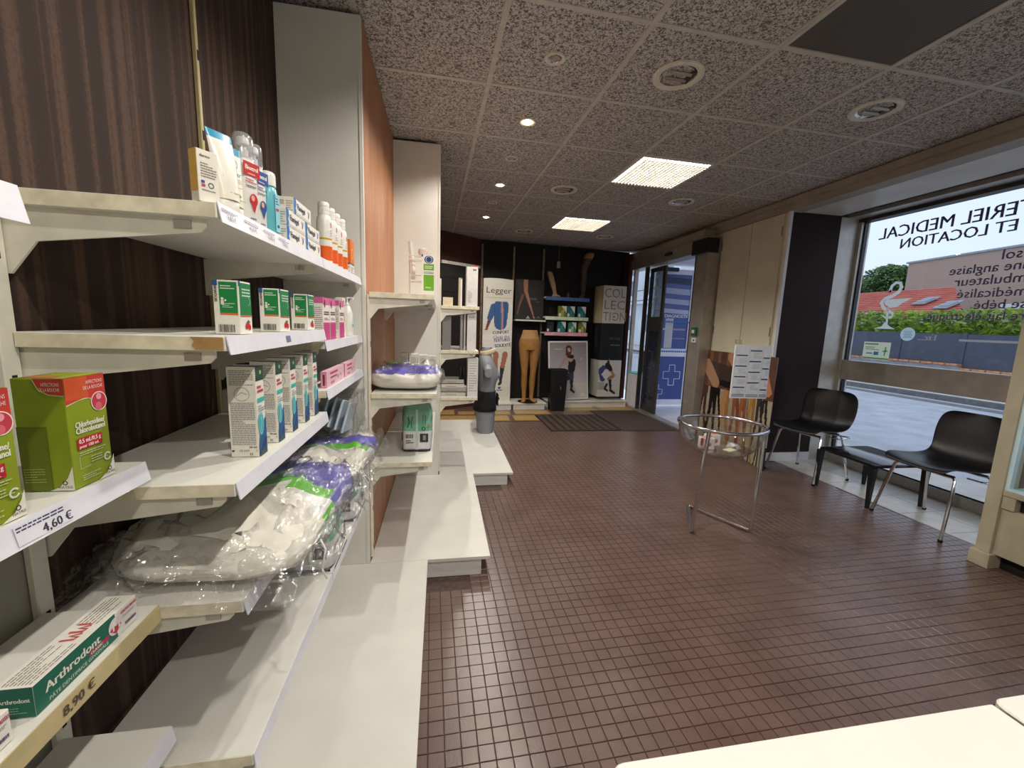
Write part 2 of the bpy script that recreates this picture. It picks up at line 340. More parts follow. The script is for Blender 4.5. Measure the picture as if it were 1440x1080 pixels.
# back display wall runs 6 degrees off the cross axis
WL0, WL1 = Vector((.574, 6.36, 0)), Vector((3.12, 6.62, 0)); WANG = math.atan2(WL1.y-WL0.y, WL1.x-WL0.x)
floor = S('floor', (-1.2, -2.2, -.12), (3.36, 6.9, -.004), 'grout')
ceiling = S('ceiling', (-1.2, -2.2, 2.56), (4.3, 6.9, 2.68), 'tbar')
GA = R(1.297); GO = Vector((-.353, 1.7336, 0))
def node(i, j): return Vector((GO.x+i*.6*math.cos(GA)-j*.6*math.sin(GA), GO.y+i*.6*math.sin(GA)+j*.6*math.cos(GA), CEIL))
SKIP = {(3, 2), (3, 5), (3, -1)}
base = None
for i in range(-2, 6):
    for j in range(-6, 8):
        if (i, j) in SKIP: continue
        if base is None:
            base = t = MB().box((.006, .006, .003), (.594, .594, .018)).build('ceiling_tile', 'ceiling_tile', ceiling)
        else:
            t = base.copy(); COL.objects.link(t)
        t.parent = ceiling; t.location = node(i, j); t.rotation_euler = (0, 0, GA)
for i in range(-2, 7):
    MB().box((-.012, -3.6, -.002), (.012, 4.9, .004)).build('ceiling_bar', 'tbar', ceiling, loc=node(i, 0), rz=GA)
for j in range(-6, 9):
    for i in range(-2, 6):
        b = MB().box((.012, -.011, -.001), (.588, .011, .0045)).build('ceiling_bar', 'tbar', ceiling, loc=node(i, j), rz=GA) if (i, j) == (-2, -6) else None
        if b: cb = b; continue
        c = cb.copy(); COL.objects.link(c); c.parent = ceiling; c.location = node(i, j)
# left side: three steps
wl = S('wall_left', (-.9, -2.2, 0), (XA-.012, Y1+.02, 2.515), 'black_wall')
S('back_panel', (XA-.012, -2.2, 0), (XA, .742, 2.515), 'grey_panel', wl); S('back_panel', (XA-.012, .758, 0), (XA, 1.342, 2.515), 'stripe_wall', wl); S('back_panel', (XA-.012, 1.352, 0), (XA, Y1, 2.515), 'stripe_wall', wl)
ws = S('wall_step', (XA, Y1, 0), (XB, Y1+.02, 2.505), 'laminate')
S('edge_strip', (XB-.012, Y1-.003, .105), (XB+.001, Y1, 2.495), 'laminate', ws)
wb = S('wall_recess', (-.9, Y1+.02, 0), (XB-.014, Y2+.02, 2.515), 'black_wall')
for a, b in ((Y1+.02, 2.578), (2.582, Y2)): S('plywood_panel', (XB-.014, a, .0), (XB, b, 2.512), 'plywood', wb)
ws2 = S('wall_return', (XB, Y2, 0), (XC, Y2+.02, 2.505), 'laminate')
S('edge_strip', (XC-.012, Y2-.003, .105), (XC+.001, Y2, 2.495), 'laminate', ws2)
S('wall_side', (-.4, Y2+.02, 0), (XC-.02, 5.95, 2.515), 'brown_wall')
# slanted corner and display wall
CA, CB = Vector((-.032, 5.93, 0)), WL0; d = (CB-CA); L = d.length; ca = math.atan2(d.y, d.x)
wc = struct(MB().box((0, 0, 0), (L, .1, 2.515)).build('wall_corner', 'brown_wall', loc=CA, rz=ca))
MB().box((.02, -.03, 2.085), (L-.02, 0, 2.125)).build('rail', 'steel_white', wc)
MB().box((.02, -.012, .3), (L-.06, 0, 2.085)).build('slat_board', 'black_wall', wc)
for z in (.5, .7, .9, 1.1, 1.3, 1.5, 1.7, 1.9): MB().box((.03, -.016, z), (L-.07, -.012, z+.012)).build('slat', 'black_plastic', wc)
LW = (WL1-WL0).length
wk = struct(MB().box((0, 0, 0), (LW-.06, .1, 2.515)).build('wall_back', 'black_wall', loc=WL0, rz=WANG))
S('wall_front', (-1.2, -2.3, 0), (4.2, -2.2, 2.56), 'laminate')
# right side: cream wall, window recess, door unit
wr = S('wall_right', (XR, 3.53, 0), (XR+.12, 4.62, 2.515), 'cream_paint')
S('wall_right_near', (XR, -2.2, 0), (XR+.12, -.6, 2.515), 'cream_paint')
S('wall_jamb', (XR+.12, 3.53, 0), (3.755, 3.6, 2.515), 'dark_jamb')
struct(MB().box((3.755, 3.525, 0), (3.97, 3.6, 2.4)).build('trim_1', 'alu_light'))
S('baseboard_right', (XR+.01, 3.515, 0), (3.75, 3.53, .085), 'white_paint')
S('wall_jamb_face', (XR+.018, 3.526, .085), (3.755, 3.53, 2.405), 'dark_jamb')
S('trim_2', (XR-.012, 3.518, .0), (XR+.018, 3.548, 2.41), 'white_paint')
S('trim_3', (XR-.06, -2.2, 2.465), (XR+.2, 6.72, 2.515), 'cornice'); S('trim_4', (XR-.02, -2.2, 2.41), (XR+.12, 4.62, 2.465), 'cornice')
S('ceiling_soffit', (XR+.12, -.6, 2.41), (3.74, 3.53, 2.5), 'soffit')
S('trim_5', (3.74, -.6, 2.425), (3.82, 3.53, 2.5), 'alu_dark'); S('trim_6', (3.82, -.6, 2.39), (3.95, 3.53, 2.5), 'alu'); S('wall_header', (3.95, -2.2, 2.43), (4.12, 6.9, 2.68), 'cornice')
S('wall_outer', (XR+.12, 3.6, 0), (4.1, 4.6, 2.55), 'render_white'); S('wall_outer_near', (XR+.12, -2.2, 0), (4.1, -.6, 2.55), 'render_white')
# window with its frames and two panes over two
win = thing('window_1', None, None, (XG, 0, 0)); win['kind'] = 'structure'
for nm, a, b, m in (('frame_top', (-.05, -.6, 2.36), (.05, 3.53, 2.43), 'alu_dark'), ('frame_stile', (-.05, 3.49, 0), (.05, 3.525, 2.36), 'alu'), ('transom', (-.04, -.6, .852), (.05, 3.49, 1.045), 'alu'),
                    ('frame_sill', (-.045, -.6, 0), (.05, 3.49, .088), 'alu'), ('mullion', (-.04, 2.06, .088), (.05, 2.2, 2.36), 'alu'), ('frame_stile', (-.05, -.6, 0), (.05, -.55, 2.36), 'alu'),
                    ('gasket', (-.02, 3.478, .088), (.02, 3.49, 2.36), 'black_plastic'), ('gasket', (-.03, -.5, .088), (-.02, 3.49, .1), 'black_plastic')):
    MB().box(a, b).build(nm, m, win, bevel=.002)
for y0, y1 in ((-.55, 2.06), (2.2, 3.478)):
    for z0, z1 in ((.1, .852), (1.045, 2.36)): MB().box((-.004, y0, z0), (.004, y1, z1)).build('pane', 'glass', win)
# ---- floor tiles
def tilemesh(s, h=.004, bev=.0012):
    mb = MB(); a = s/2; b = a-bev
    lo = [(-a, -a, -h), (a, -a, -h), (a, a, -h), (-a, a, -h)]; mi = [(-a, -a, -bev), (a, -a, -bev), (a, a, -bev), (-a, a, -bev)]; hi = [(-b, -b, 0), (b, -b, 0), (b, b, 0), (-b, b, 0)]
    return lo, mi, hi
TS = .0505; FA = R(1.2)
spots = []
cf, sf = math.cos(FA), math.sin(FA)
for i in range(-10, 72):
    for j in range(2, 112):
        x, y = i*TS*cf-j*TS*sf+.07, i*TS*sf+j*TS*cf
        if x > 3.345 or y > 5.26 or x < -.1: continue
        if y < 1.9 and x < -.1 or 1.85 < y < Y2 and x < .18 or y > 3.0 and x < .47 and y < 4.95: continue
        if x > 3.14 and y > 3.5: continue
        spots.append((x, y))
def seen(p): 
    v = Vector((p[0], p[1], -CAMZ)); dz = v.dot(_fw)
    if dz < .1: return None
    px, py = 720+FPX*v.dot(RT)/dz, 540-FPX*v.dot(UP)/dz
    if px < 592 or px > 1440 or py > 1075: return None
    if py > 1073-(px-855)*.155 and px > 855: return None
    return dz
near = sorted([(seen(p), p) for p in spots if seen(p)])[:300]; nearset = {p for _, p in near}
lo, mi, hi = tilemesh(TS-.0026)
def tile_into(mb, x, y, dz=0):
    tr = lambda q: (x+q[0]*cf-q[1]*sf, y+q[0]*sf+q[1]*cf, q[2]+dz)
    mb.add([tr(q) for q in mi+hi+lo], [[4, 5, 6, 7]]+[[k, (k+1) % 4, 4+(k+1) % 4, 4+k] for k in range(4)]+[[8+k, 8+(k+1) % 4, (k+1) % 4, k] for k in range(4)])
mb = MB()
for p in spots:
    if p not in nearset: tile_into(mb, *p, dz=rnd.uniform(-.0004, .0003))
o = mb.build('floor_tiles', 'floor_tile', floor); o['kind'] = 'stuff'
mb = MB(); mb.add([q for q in mi+hi+lo], [[4, 5, 6, 7]]+[[k, (k+1) % 4, 4+(k+1) % 4, 4+k] for k in range(4)]+[[8+k, 8+(k+1) % 4, (k+1) % 4, k] for k in range(4)])
t0 = mb.build('floor_tile', 'floor_tile', floor); first = True
for _, p in near:
    t = t0 if first else t0.copy()
    if not first: COL.objects.link(t)
    first = False; t.parent = floor; t.location = (p[0], p[1], rnd.uniform(-.0004, .0003)); t.rotation_euler = (0, 0, FA)
# pale tiles of the window bay, yellow and brown pattern by the display wall
fw = S('floor_window', (3.36, -.6, -.12), (4.05, 3.53, -.004), 'grout_light')
mb = None
for k in range(14):
    for c in range(2):
        o = MB().box((0, 0, -.004), (.293, .293, 0)).build('window_tile', 'white_tile', fw, bevel=.001) if mb is None else mb.copy()
        if mb is None: mb = o
        else: COL.objects.link(o)
        o.parent = fw; o.location = (3.368+c*.297+(.0 if k % 2 else .0), 3.232-k*.297, 0)
MB().box((3.348, -.6, -.01), (3.366, 3.51, .001)).build('edge_trim', 'alu_light', fw)
fb = S('floor_back', (-.03, 5.29, -.004), (3.12, 6.45, -.0005), 'floor_tile')
for a, b, c, d in ((.0, .93, 5.33, 5.62), (1.0, 1.33, 5.33, 5.62), (-.0, .2, 5.7, 6.0), (.25, 1.0, 5.7, 5.9), (1.08, 1.6, 5.72, 5.95), (1.68, 2.42, 5.95, 6.2), (2.5, 3.03, 5.98, 6.3)):
    MB().box((a, c, -.001), (b, d, .001)).build('floor_panel', 'yellow_tile', fb)
fv = S('floor_vestibule', (3.1, 4.62, -.12), (4.6, 6.9, .002), 'vest_floor')
# ---- door mats
m1 = thing('door_mat', 'dark ribbed doormat with pale stripes lying on brown tiles', 'doormat', (1.34, 4.74, 0))
MB().box((0, 0, 0), (.92, .9, .008)).build('backing', 'mat_rib', m1, bevel=.002)
for k in range(9): MB().box((.02+k*.1, .02, .008), (.075+k*.1, .88, .0105)).build('rib', 'mat_carpet', m1)
m2 = MB().box((2.27, 4.72, .0), (3.0, 5.9, .009)).build('entrance_carpet', 'mat_carpet', bevel=.003); props(m2, 'plain brown entrance carpet in front of the sliding door', 'carpet')
# ------------------------------------------------------------------ ceiling lamps and grille
def panel_light(i, j, label):
    t = thing('ceiling_light', label, 'ceiling light', node(i, j), GA)
    MB().box((.01, .01, .0045), (.59, .59, .06)).build('reflector_box', 'white_paint', t)
    mb = MB()
    for a, b in (((.012, .012), (.588, .026)), ((.012, .574), (.588, .588)), ((.012, .026), (.026, .574)), ((.574, .026), (.588, .574))): mb.box((*a, -.004), (*b, .0045))
    mb.build('frame', 'white_paint', t)
    MB().box((.026, .026, .0005), (.574, .574, .004)).build('diffuser', 'tube_light', t)
    mb = MB(); n = 18
    for k in range(1, n):
        q = .026+.548*k/n; mb.box((q-.0035, .026, -.016), (q+.0035, .574, -.001)); mb.box((.026, q-.0035, -.016), (.574, q+.0035, -.001))
    mb.build('louvre', 'alu', t); return t
panel_light(3, 2, 'bright square louvred ceiling light beside two round downlights, nearer the big window')
panel_light(3, 5, 'bright square louvred ceiling light near the black display wall')
g = thing('air_grille', 'grey perforated square air grille set in the speckled ceiling', 'grille', node(3, -1), GA)
MB().box((.02, .02, .0), (.58, .58, .006)).build('perforated_plate', 'grille', g)
mb = MB()
for a, b in (((.0, .0), (.6, .02)), ((.0, .58), (.6, .6)), ((.0, .02), (.02, .58)), ((.58, .02), (.6, .58))): mb.box((*a, -.005), (*b, .004))
mb.build('frame', 'tbar', g)
def spot(x, y, on, label, lamp=True):
    t = thing('spot_downlight', label, 'spotlight', (x, y, CEIL+.002), 0, 'lit small spotlights' if on else 'unlit small spotlights')
    MB().lathe([(.034, -.004), (.047, -.006), (.05, -.001), (.05, .0), (.034, 0)], 24, cap=False).build('trim_ring', 'steel_white', t, smooth=True)
    MB().lathe([(.034, -.003), (.03, .002), (.0, .0025)], 20, cap=False).build('reflector', 'chrome' if not on else 'white_paint', t, smooth=True)
    MB().lathe([(.001, -.012), (.016, -.010), (.022, -.002), (.022, .0)], 16).build('bulb', 'lamp_warm' if on else 'alu', t, smooth=True)
    if on:
        l = bpy.data.lights.new('spot_lamp', 'SPOT'); l.energy = SPOT_W*10; l.color = (1, .94, .85); l.spot_size = R(152); l.spot_blend = .35; l.shadow_soft_size = .022
        lo = bpy.data.objects.new('spot_lamp', l); COL.objects.link(lo); lo.parent = t; lo.location = (0, 0, -.02)
    return t
SPL = {2.07: 'unlit swivel spotlight in the ceiling beside the first white panel', 2.70: 'lit halogen spotlight in the ceiling beside the plywood recess', 3.285: 'unlit swivel spotlight in the ceiling just past the second white panel', 3.905: 'lit halogen spotlight in the ceiling above the torso platform', 4.46: 'unlit swivel spotlight in the ceiling right above the grey torso', 5.08: 'lit halogen spotlight in the ceiling nearest the black display wall', 1.5: 'lit halogen spotlight in the ceiling above the sunscreen shelf', .9: 'unlit swivel spotlight in the ceiling above the pump bottle shelf', .3: 'lit halogen spotlight in the ceiling above the counter edge', -.9: 'lit halogen spotlight in the ceiling behind the counter'}
for y, on in ((2.07, 0), (2.70, 1), (3.285, 0), (3.905, 1), (4.46, 0), (5.08, 1), (1.5, 1), (.9, 0), (.3, 1), (-.9, 1)):
    spot(.515, y, on, SPL[y])
def big(x, y, lb):
    t = thing('round_downlight', lb, 'downlight', (x, y, CEIL+.002), 0, 'large unlit round downlights')
    MB().lathe([(.088, -.004), (.104, -.012), (.12, -.008), (.122, 0), (.088, 0)], 32, cap=False).build('rim', 'steel_white', t, smooth=True)
    MB().lathe([(.088, -.004), (.075, .002), (.0, .0026)], 32, cap=False).build('reflector', 'chrome', t, smooth=True)
    for s in (-1, 1): MB().tube([(-.055, s*.026, -.005), (.055, s*.026, -.005)], .009, 8).build('lamp_tube', 'alu', t, smooth=True)
    MB().box((.045, -.05, -.006), (.075, .05, .0)).build('socket', 'alu_dark', t)
for x, y, q in ((1.138, 2.06, 'next to the air grille, towards the shelves'), (2.35, 2.10, 'next to the air grille, towards the window'), (2.306, 3.91, 'between the louvred lights, towards the cream cupboard'), (1.104, 3.876, 'between the louvred lights, towards the shelves'), (1.088, 5.66, 'at the display wall above the leg poster'), (2.222, 5.647, 'at the display wall above the coloured shelves')): big(x, y, 'large round unlit downlight '+q)

# ------------------------------------------------------------------ shelves and platforms on the left
def upright(x, y, z0, z1, label, w=.028, mat='steel_white'):
    t = thing('shelf_upright', label, 'upright', (x, y, z0))
    MB().box((0, -w/2, 0), (.012, w/2, z1-z0)).build('profile', mat, t, bevel=.002)
    for k in range(int((z1-z0)/.1)): MB().box((.012, -.004, .04+k*.1), (.0126, .004, .065+k*.1)).build('slot', 'black_matt', t) if k % 2 == 0 else None
    return t
upright(XA, .75, .12, 2.45, 'white slotted shelf upright between grey back panel and brown striped panel'); upright(XA, 1.347, .12, 2.49, 'slim cream shelf upright splitting the brown striped wall', .011, 'tape')
upright(XB, 1.992, .12, 1.40, 'white slotted shelf upright at the near edge of the plywood recess'); upright(XC, 3.165, .12, 1.6, 'white slotted shelf upright behind the second white panel')
def shelf(label, x0, x1, y0, y1, z, strip='strip', brackets=True, chip=False, th=.024, tilt=.006):
    t = thing('wall_shelf', label, 'shelf', (x0, y0, z)); w, l = x1-x0, y1-y0
    MB().box((.013, 0, -th), (w, l, 0)).build('board', 'laminate', t, bevel=.001)
    MB().box((.016, -.0008, -th+.001), (w-.002, .0002, -.001)).build('edge_band', 'laminate_edge', t)
    if chip: MB().prism([(w-.052, -.001), (w-.046, -.008), (w-.05, -.015), (w-.044, -.0225), (w-.003, -.0225), (w-.003, -.001)], lambda a, b: (a, -.0016, b), lambda a, b: (a, 0, b)).build('chipped_edge', 'chip', t)
    if strip:
        MB().prism([(w, .001), (w+.002, .001), (w+tilt+.002, -th-.006), (w+tilt, -th-.006)], lambda a, b: (a, .0, b), lambda a, b: (a, l-.002, b)).build('price_strip', strip, t)
    if brackets:
        for yy in (.012, l-.016):
            MB().prism([(0, -th), (w*.93, -th), (w*.93, -th-.012), (w*.90, -th-.022), (.05, -th-.05), (.012, -th-.10), (0, -th-.10)], lambda a, b: (a, yy, b), lambda a, b: (a, yy+.004, b)).build('bracket', 'steel_white', t)
            MB().box((w*.78, yy-.003, -th-.017), (w*.86, yy+.001, -th-.004)).build('bracket_clip', 'alu', t)
    return t
SF = -.352
sh1 = shelf('upper shelf holding tubes and pump bottles', XA, SF, .755, 1.342, 1.464); sh1b = shelf('upper shelf holding burn gel boxes and sunscreen sprays', XA, SF, 1.346, 1.94, 1.464)
sh2 = shelf('shelf with chipped corner holding green and white medicine boxes', XA, SF, .755, 1.342, 1.252, chip=True); sh2b = shelf('shelf holding pink and white boxes beside a pump bottle', XA, SF, 1.346, 1.94, 1.216)
sh3 = shelf('shelf holding a row of tall white blue-fronted care boxes', XA, SF, .755, 1.342, .997); sh3b = shelf('shelf holding two flat pink boxes', XA, SF, 1.346, 1.94, 1.063)
sh4 = shelf('shelf under the big crinkled bag of bed pads', XA, SF, .755, 1.342, .774)
sh5 = shelf('lowest bare grey shelf below the bed pad bag', XA, SF, .755, 1.342, .446, tilt=.003); sh5b = shelf('lowest shelf holding the green nappy packs', XA, SF, 1.346, 1.94, .446, tilt=.003)
shn1 = shelf('narrow shelf holding big green mouthwash boxes', XA, -.478, .15, .742, 1.045); shn2 = shelf('narrow shelf holding toothpaste boxes', XA, -.478, .15, .742, .787, strip='tape', tilt=.0)
shn3 = shelf('narrow empty shelf under the toothpaste shelf', XA, -.478, .15, .742, .545); shn0 = shelf('narrow empty shelf above the green mouthwash boxes', XA, -.355, .15, .435, 1.39)
shB1 = shelf('shelf holding a wire rack and a green white carton against the plywood', XB, XC-.02, 1.975, 2.575, 1.41, None); shB1b = shelf('far empty shelf level with the wire rack shelf', XB, XC-.02, 2.585, 3.11, 1.41, None)
shB2 = shelf('shelf holding a flat bag of pads with purple band', XB, XC-.005, 1.975, 2.575, .945, None); shB2b = shelf('shelf holding small grey cartons behind the flat bag', XB, XC-.005, 2.585, 3.11, .945, None)
shB3 = shelf('low shelf holding a single green nappy pack', XB, XC-.025, 1.975, 2.575, .606, None); shB3b = shelf('low empty shelf behind the single green nappy pack', XB, XC-.025, 2.585, 3.11, .606, None)
for z, lb in ((1.407, 'white shelf with tall white carton beside the torso'), (1.074, 'white shelf with upright grey folders beside the torso'), (.713, 'white shelf with stacked trays beside the torso')):
    shelf(lb, XC, .285, 3.15, 3.75, z, None)
def platform(name, label, a, b, top=.105, th=.018, inset=.045, rz=0, loc=None):
    x0, y0 = a; x1, y1 = b; t = thing(name, label, 'platform', loc or (x0, y0, 0), rz); w, l = x1-x0, y1-y0
    MB().box((0, 0, top-th), (w, l, top)).build('top', 'laminate', t, bevel=.001)
    MB().box((.01, inset*.25, 0), (w-inset, l-.01, top-th)).build('plinth', 'white_paint', t); return t
platform('display_platform', 'cream floor platform below the tube and box shelves', (XA+.002, -.8), (-.055, Y1-.002))
platform('display_platform', 'cream floor platform in front of the plywood recess', (XB+.002, Y1-.0), (.2605, Y2-.002))
platform('display_platform', 'cream floor platform under the grey torso', (XC+.008, Y2), (.583, 4.95))
# label prints on the price strips
def strip_print(sh, y0, fn, z=-.001, x=None, h=.024):
    w = (x if x is not None else 0); p = PR().frame((w, y0, -.027), (0, 1, 0), (-.16, 0, .987), (.987, 0, .16)); fn(p); p.build('price_label', 'print', sh)
DK = (58, 56, 74)
strip_print(shn1, .372, lambda p: (p.rect(0, .001, .07, .026, (236, 236, 244)), p.lines(.002, .017, .062, .0245, 2, (70, 70, 110), .5, 4), p.text('4,60 €', .030, .003, .0105, DK, bold=.015)), x=.182+.008)
strip_print(sh1, .0, lambda p: [(p.lines(.004+.08*k, .016, .06+.08*k, .022, 2, (120, 115, 130), .5, k), p.text(s, .018+.08*k, .005, .008, (110, 105, 118), wmax=.04)) for k, s in enumerate(('9,80 €', '4,50 €', '13,90 €', '7,90 €'))], x=.308+.008)
strip_print(sh2, .1, lambda p: p.rect(.16, .006, .185, .02, (120, 130, 160)), x=.308+.008)
p = PR().frame((.1845, .05, -.026), (0, 1, 0), (0, 0, 1), (1, 0, 0)); p.text('8,90 €', .35, .006, .013, (90, 76, 60), bold=.01); p.build('price_label', 'print', shn2)
# ------------------------------------------------------------------ products on the left shelves
Q = R(90)
def put(name, label, cat, Xf, Y0, z, dx, ly, h, col, paint, group=None, rz=0, **k):
    return carton(name, label, cat, (Xf-dx/2, Y0+ly/2, z+.0005), Q+rz, ly, dx, h, col, paint, group, **k)
GRN, LIME, REDC, WH = (122, 140, 22), (140, 158, 30), (206, 62, 52), (240, 236, 226)
# green mouthwash boxes
def mw_front(p, W, H):
    p.rect(0, H*.80, W, H, REDC); p.P([(0, H*.80), (0, H*.765), (W*.45, H*.80), (W*.62, H*.79), (W, H*.79), (W, H*.82), (0, H*.82)], REDC)
    p.P([(0, H*.765), (0, H*.752), (W*.3, H*.785), (W*.55, H*.79), (W*.6, H*.775), (W*.6, H*.79), (W*.45, H*.803)], (214, 214, 160))
    p.rect(0, H*.8, W*.55, H, (216, 90, 48)); p.text('AFFECTIONS', W*.93, H*.925, H*.03, WH, 'r', W*.42); p.text('DE LA BOUCHE', W*.93, H*.875, H*.03, WH, 'r', W*.5)
    p.disc(W*.80, H*.745, W*.21, WH, 22); p.disc(W*.80, H*.745, W*.19, (196, 60, 76), 22); p.disc(W*.80, H*.79, W*.07, (232, 160, 168), 12); p.disc(W*.77, H*.70, W*.09, (214, 104, 116), 12)
    p.text('Chlorhexidine/', W*.13, H*.545, H*.052, WH, wmax=W*.74, bold=.02); p.text('Chlorobutanol', W*.13, H*.49, H*.052, WH, wmax=W*.74, bold=.02)
    p.rect(W*.14, H*.345, W*.76, H*.45, (190, 30, 52)); p.text('0,5 mL/0,5 g', W*.17, H*.40, H*.037, WH, wmax=W*.55, bold=.02); p.text('pour 100 mL', W*.17, H*.355, H*.028, WH, wmax=W*.5, bold=.02)
    p.lines(W*.16, H*.29, W*.85, H*.33, 2, (206, 212, 160), .4, 2); p.lines(W*.42, H*.2, W*.86, H*.27, 3, (206, 212, 160), .4, 3); p.stroke([(W*.14, H*.3), (W*.14, H*.17), (W*.4, H*.175)], .0006, (206, 212, 160))
    p.ring(W*.84, H*.2, W*.095, W*.035, (226, 230, 206), 20, .5, 5.9); p.lines(W*.16, H*.06, W*.62, H*.12, 3, (206, 212, 160), .4, 5)
    p.P([(W*.55, 0), (W, 0), (W, H*.2), (W*.93, H*.13), (W*.8, H*.05)], WH); p.ring(W*.86, H*.075, W*.05, W*.02, (60, 56, 66), 12); p.text('VIATRIS', W*.86, H*.025, H*.022, (60, 56, 66), 'c', W*.3)
def mw_side(p, W, H):
    p.rect(0, 0, W*.58, H*.58, (96, 112, 20)); p.rect(W*.02, 0, W*.55, H*.57, (104, 118, 22))
    p.P([(W*.42, H), (W, H), (W, H*.855), (W*.7, H*.865), (W*.52, H*.91)], REDC); p.stroke([(W*.42, H), (W*.52, H*.905), (W*.7, H*.86), (W, H*.848)], .0012, (214, 214, 160))
    p.text('AFFECTIONS', W*.93, H*.935, H*.03, WH, 'r', W*.35); p.text('DE LA BOUCHE', W*.93, H*.89, H*.03, WH, 'r', W*.4)
    p.lines(W*.05, H*.08, W*.45, H*.22, 6, (180, 188, 110), .3, 8); p.P([(W*.5, 0), (W, 0), (W, H*.22), (W*.88, H*.11), (W*.7, H*.03)], WH)
    p.ring(W*.82, H*.07, W*.055, W*.022, (60, 56, 66), 12); p.text('VIATRIS', W*.82, H*.02, H*.022, (60, 56, 66), 'c', W*.3)
def mw_top(p, W, H): p.P([(0, 0), (W, 0), (W, H*.2), (W*.4, H*.3), (0, H*.25)], (170, 176, 50)); p.rect(W*.08, H*.3, W*.4, H*.9, (196, 118, 60))
for Y0, lb in ((.622, 'big green mouthwash box standing at the end of its shelf'), (.486, 'big green mouthwash box behind the end one, cut off by the view')):
    put('mouthwash_box', lb, 'box', -.486, Y0, 1.046, .058, .066, .152, LIME, {'F': mw_front, 'L': mw_side, 'T': mw_top}, 'green mouthwash boxes')
# toothpaste boxes
TG = (14, 104, 84)
def tp_front(p, W, H):
    p.P([(0, 0), (W*.755, 0), (W*.74, H), (0, H)], TG); p.text('Arthrodont', W*.08, H*.44, H*.30, WH, wmax=W*.55, bold=.03)
    p.rect(W*.46, H*.27, W*.66, H*.40, (196, 30, 84)); p.text('CLASSIC', W*.47, H*.285, H*.095, WH, wmax=W*.18, bold=.02); p.text('PÂTE DENTIFRICE GINGIVALE', W*.10, H*.1, H*.12, (214, 226, 216), wmax=W*.56)
    p.disc(W*.735, H*.52, H*.32, (232, 222, 222), 18, 1.05); p.P([(W*.735-H*.28, H*.45), (W*.735, H*.2), (W*.735+H*.28, H*.45), (W*.735+H*.2, H*.52), (W*.735-H*.2, H*.52)], (206, 66, 84)); p.text('M', W*.735, H*.36, H*.34, WH, 'c', bold=.05)
    p.text('GENCIVES IRRITÉES', W*.80, H*.76, H*.11, (190, 40, 84), wmax=W*.19, bold=.02); p.lines(W*.82, H*.58, W*.97, H*.7, 2, (150, 140, 150), .35, 2); p.lines(W*.84, H*.22, W*.97, H*.36, 1, (96, 90, 130), .8, 5)
def tp_top(p, W, H):
    p.lines(W*.02, H*.12, W*.4, H*.9, 8, (110, 106, 104), .3, 4); p.lines(W*.62, H*.2, W*.97, H*.9, 6, (110, 106, 104), .3, 6)
    for k in (0, 1): p.stroke([(W*(.44+.09*k), H*.75), (W*(.45+.09*k), H*.35), (W*(.475+.09*k), H*.3), (W*(.49+.09*k), H*.6), (W*(.515+.09*k), H*.3), (W*(.535+.09*k), H*.4), (W*(.535+.09*k), H*.75)], .0035, (206, 92, 100))
def tp_end(p, W, H): p.rect(0, 0, W, H, TG); p.text('Arthrodont', W*.5, H*.5, H*.14, WH, 'c', W*.8, .02); p.lines(W*.2, H*.15, W*.8, H*.4, 3, (150, 200, 180), .3, 3)
put('toothpaste_box', 'green and white toothpaste box lying whole on the narrow shelf', 'box', -.49, .535, .788, .042, .175, .041, WH, {'F': tp_front, 'T': tp_top, 'L': tp_end}, 'toothpaste boxes')
put('toothpaste_box', 'toothpaste box of which only the white end shows', 'box', -.49, .335, .788, .042, .172, .041, WH, {'F': tp_front, 'T': tp_top, 'L': tp_end}, 'toothpaste boxes')
# green white generic boxes
def gx_near(p, W, H):
    p.rect(W*.24, H*.38, W*.95, H*.97, (20, 134, 66)); p.rect(W*.24, H*.36, W*.95, H*.395, (226, 110, 60)); p.lines(W*.3, H*.84, W*.85, H*.93, 2, (226, 240, 226), .45, 5); p.lines(W*.35, H*.5, W*.85, H*.6, 3, (226, 240, 226), .35, 6)
    p.disc(W*.36, H*.66, W*.06, WH, 10); p.disc(W*.48, H*.63, W*.045, WH, 10); p.rect(W*.3, H*.55, W*.42, H*.63, WH); p.rect(W*.0, H*.9, W*.2, H, (40, 84, 140)); p.text('BIOGARAN', W*.17, H*.6, W*.11, (70, 66, 74), rot=Q, wmax=H*.3, bold=.02); p.bars(W*.16, H*.04, W*.8, H*.18, (50, 48, 52))
def gx_front(p, W, H):
    p.rect(W*.06, H*.35, W*.97, H*.97, (26, 132, 76)); p.rect(W*.0, H*.9, W*.14, H, (40, 84, 140)); p.lines(W*.25, H*.72, W*.9, H*.9, 3, (216, 238, 222), .45, 7); p.stroke([(W*.75, H*.55), (W*.9, H*.63), (W*.75, H*.71)], .0012, (200, 232, 210)); p.rect(W*.06, H*.34, W*.97, H*.365, (226, 110, 60))
    for a, b in ((.5, .15), (.62, .17), (.72, .13)): p.disc(W*a, H*b, W*.11, (200, 38, 46), 12)
    p.P([(W*.45, H*.22), (W*.8, H*.22), (W*.62, H*.28)], (60, 130, 60))
for Y0, ly, lb in ((.838, .05, 'green and white medicine box standing at the chipped shelf corner'), (1.031, .062, 'middle green and white medicine box with strawberries on its front'), (1.232, .062, 'green and white medicine box next to the pink boxes')):
    put('medicine_box', lb, 'box', -.364, Y0, 1.2525, .042, ly, .097, WH, {'F': gx_front, 'L': gx_near}, 'green medicine boxes')
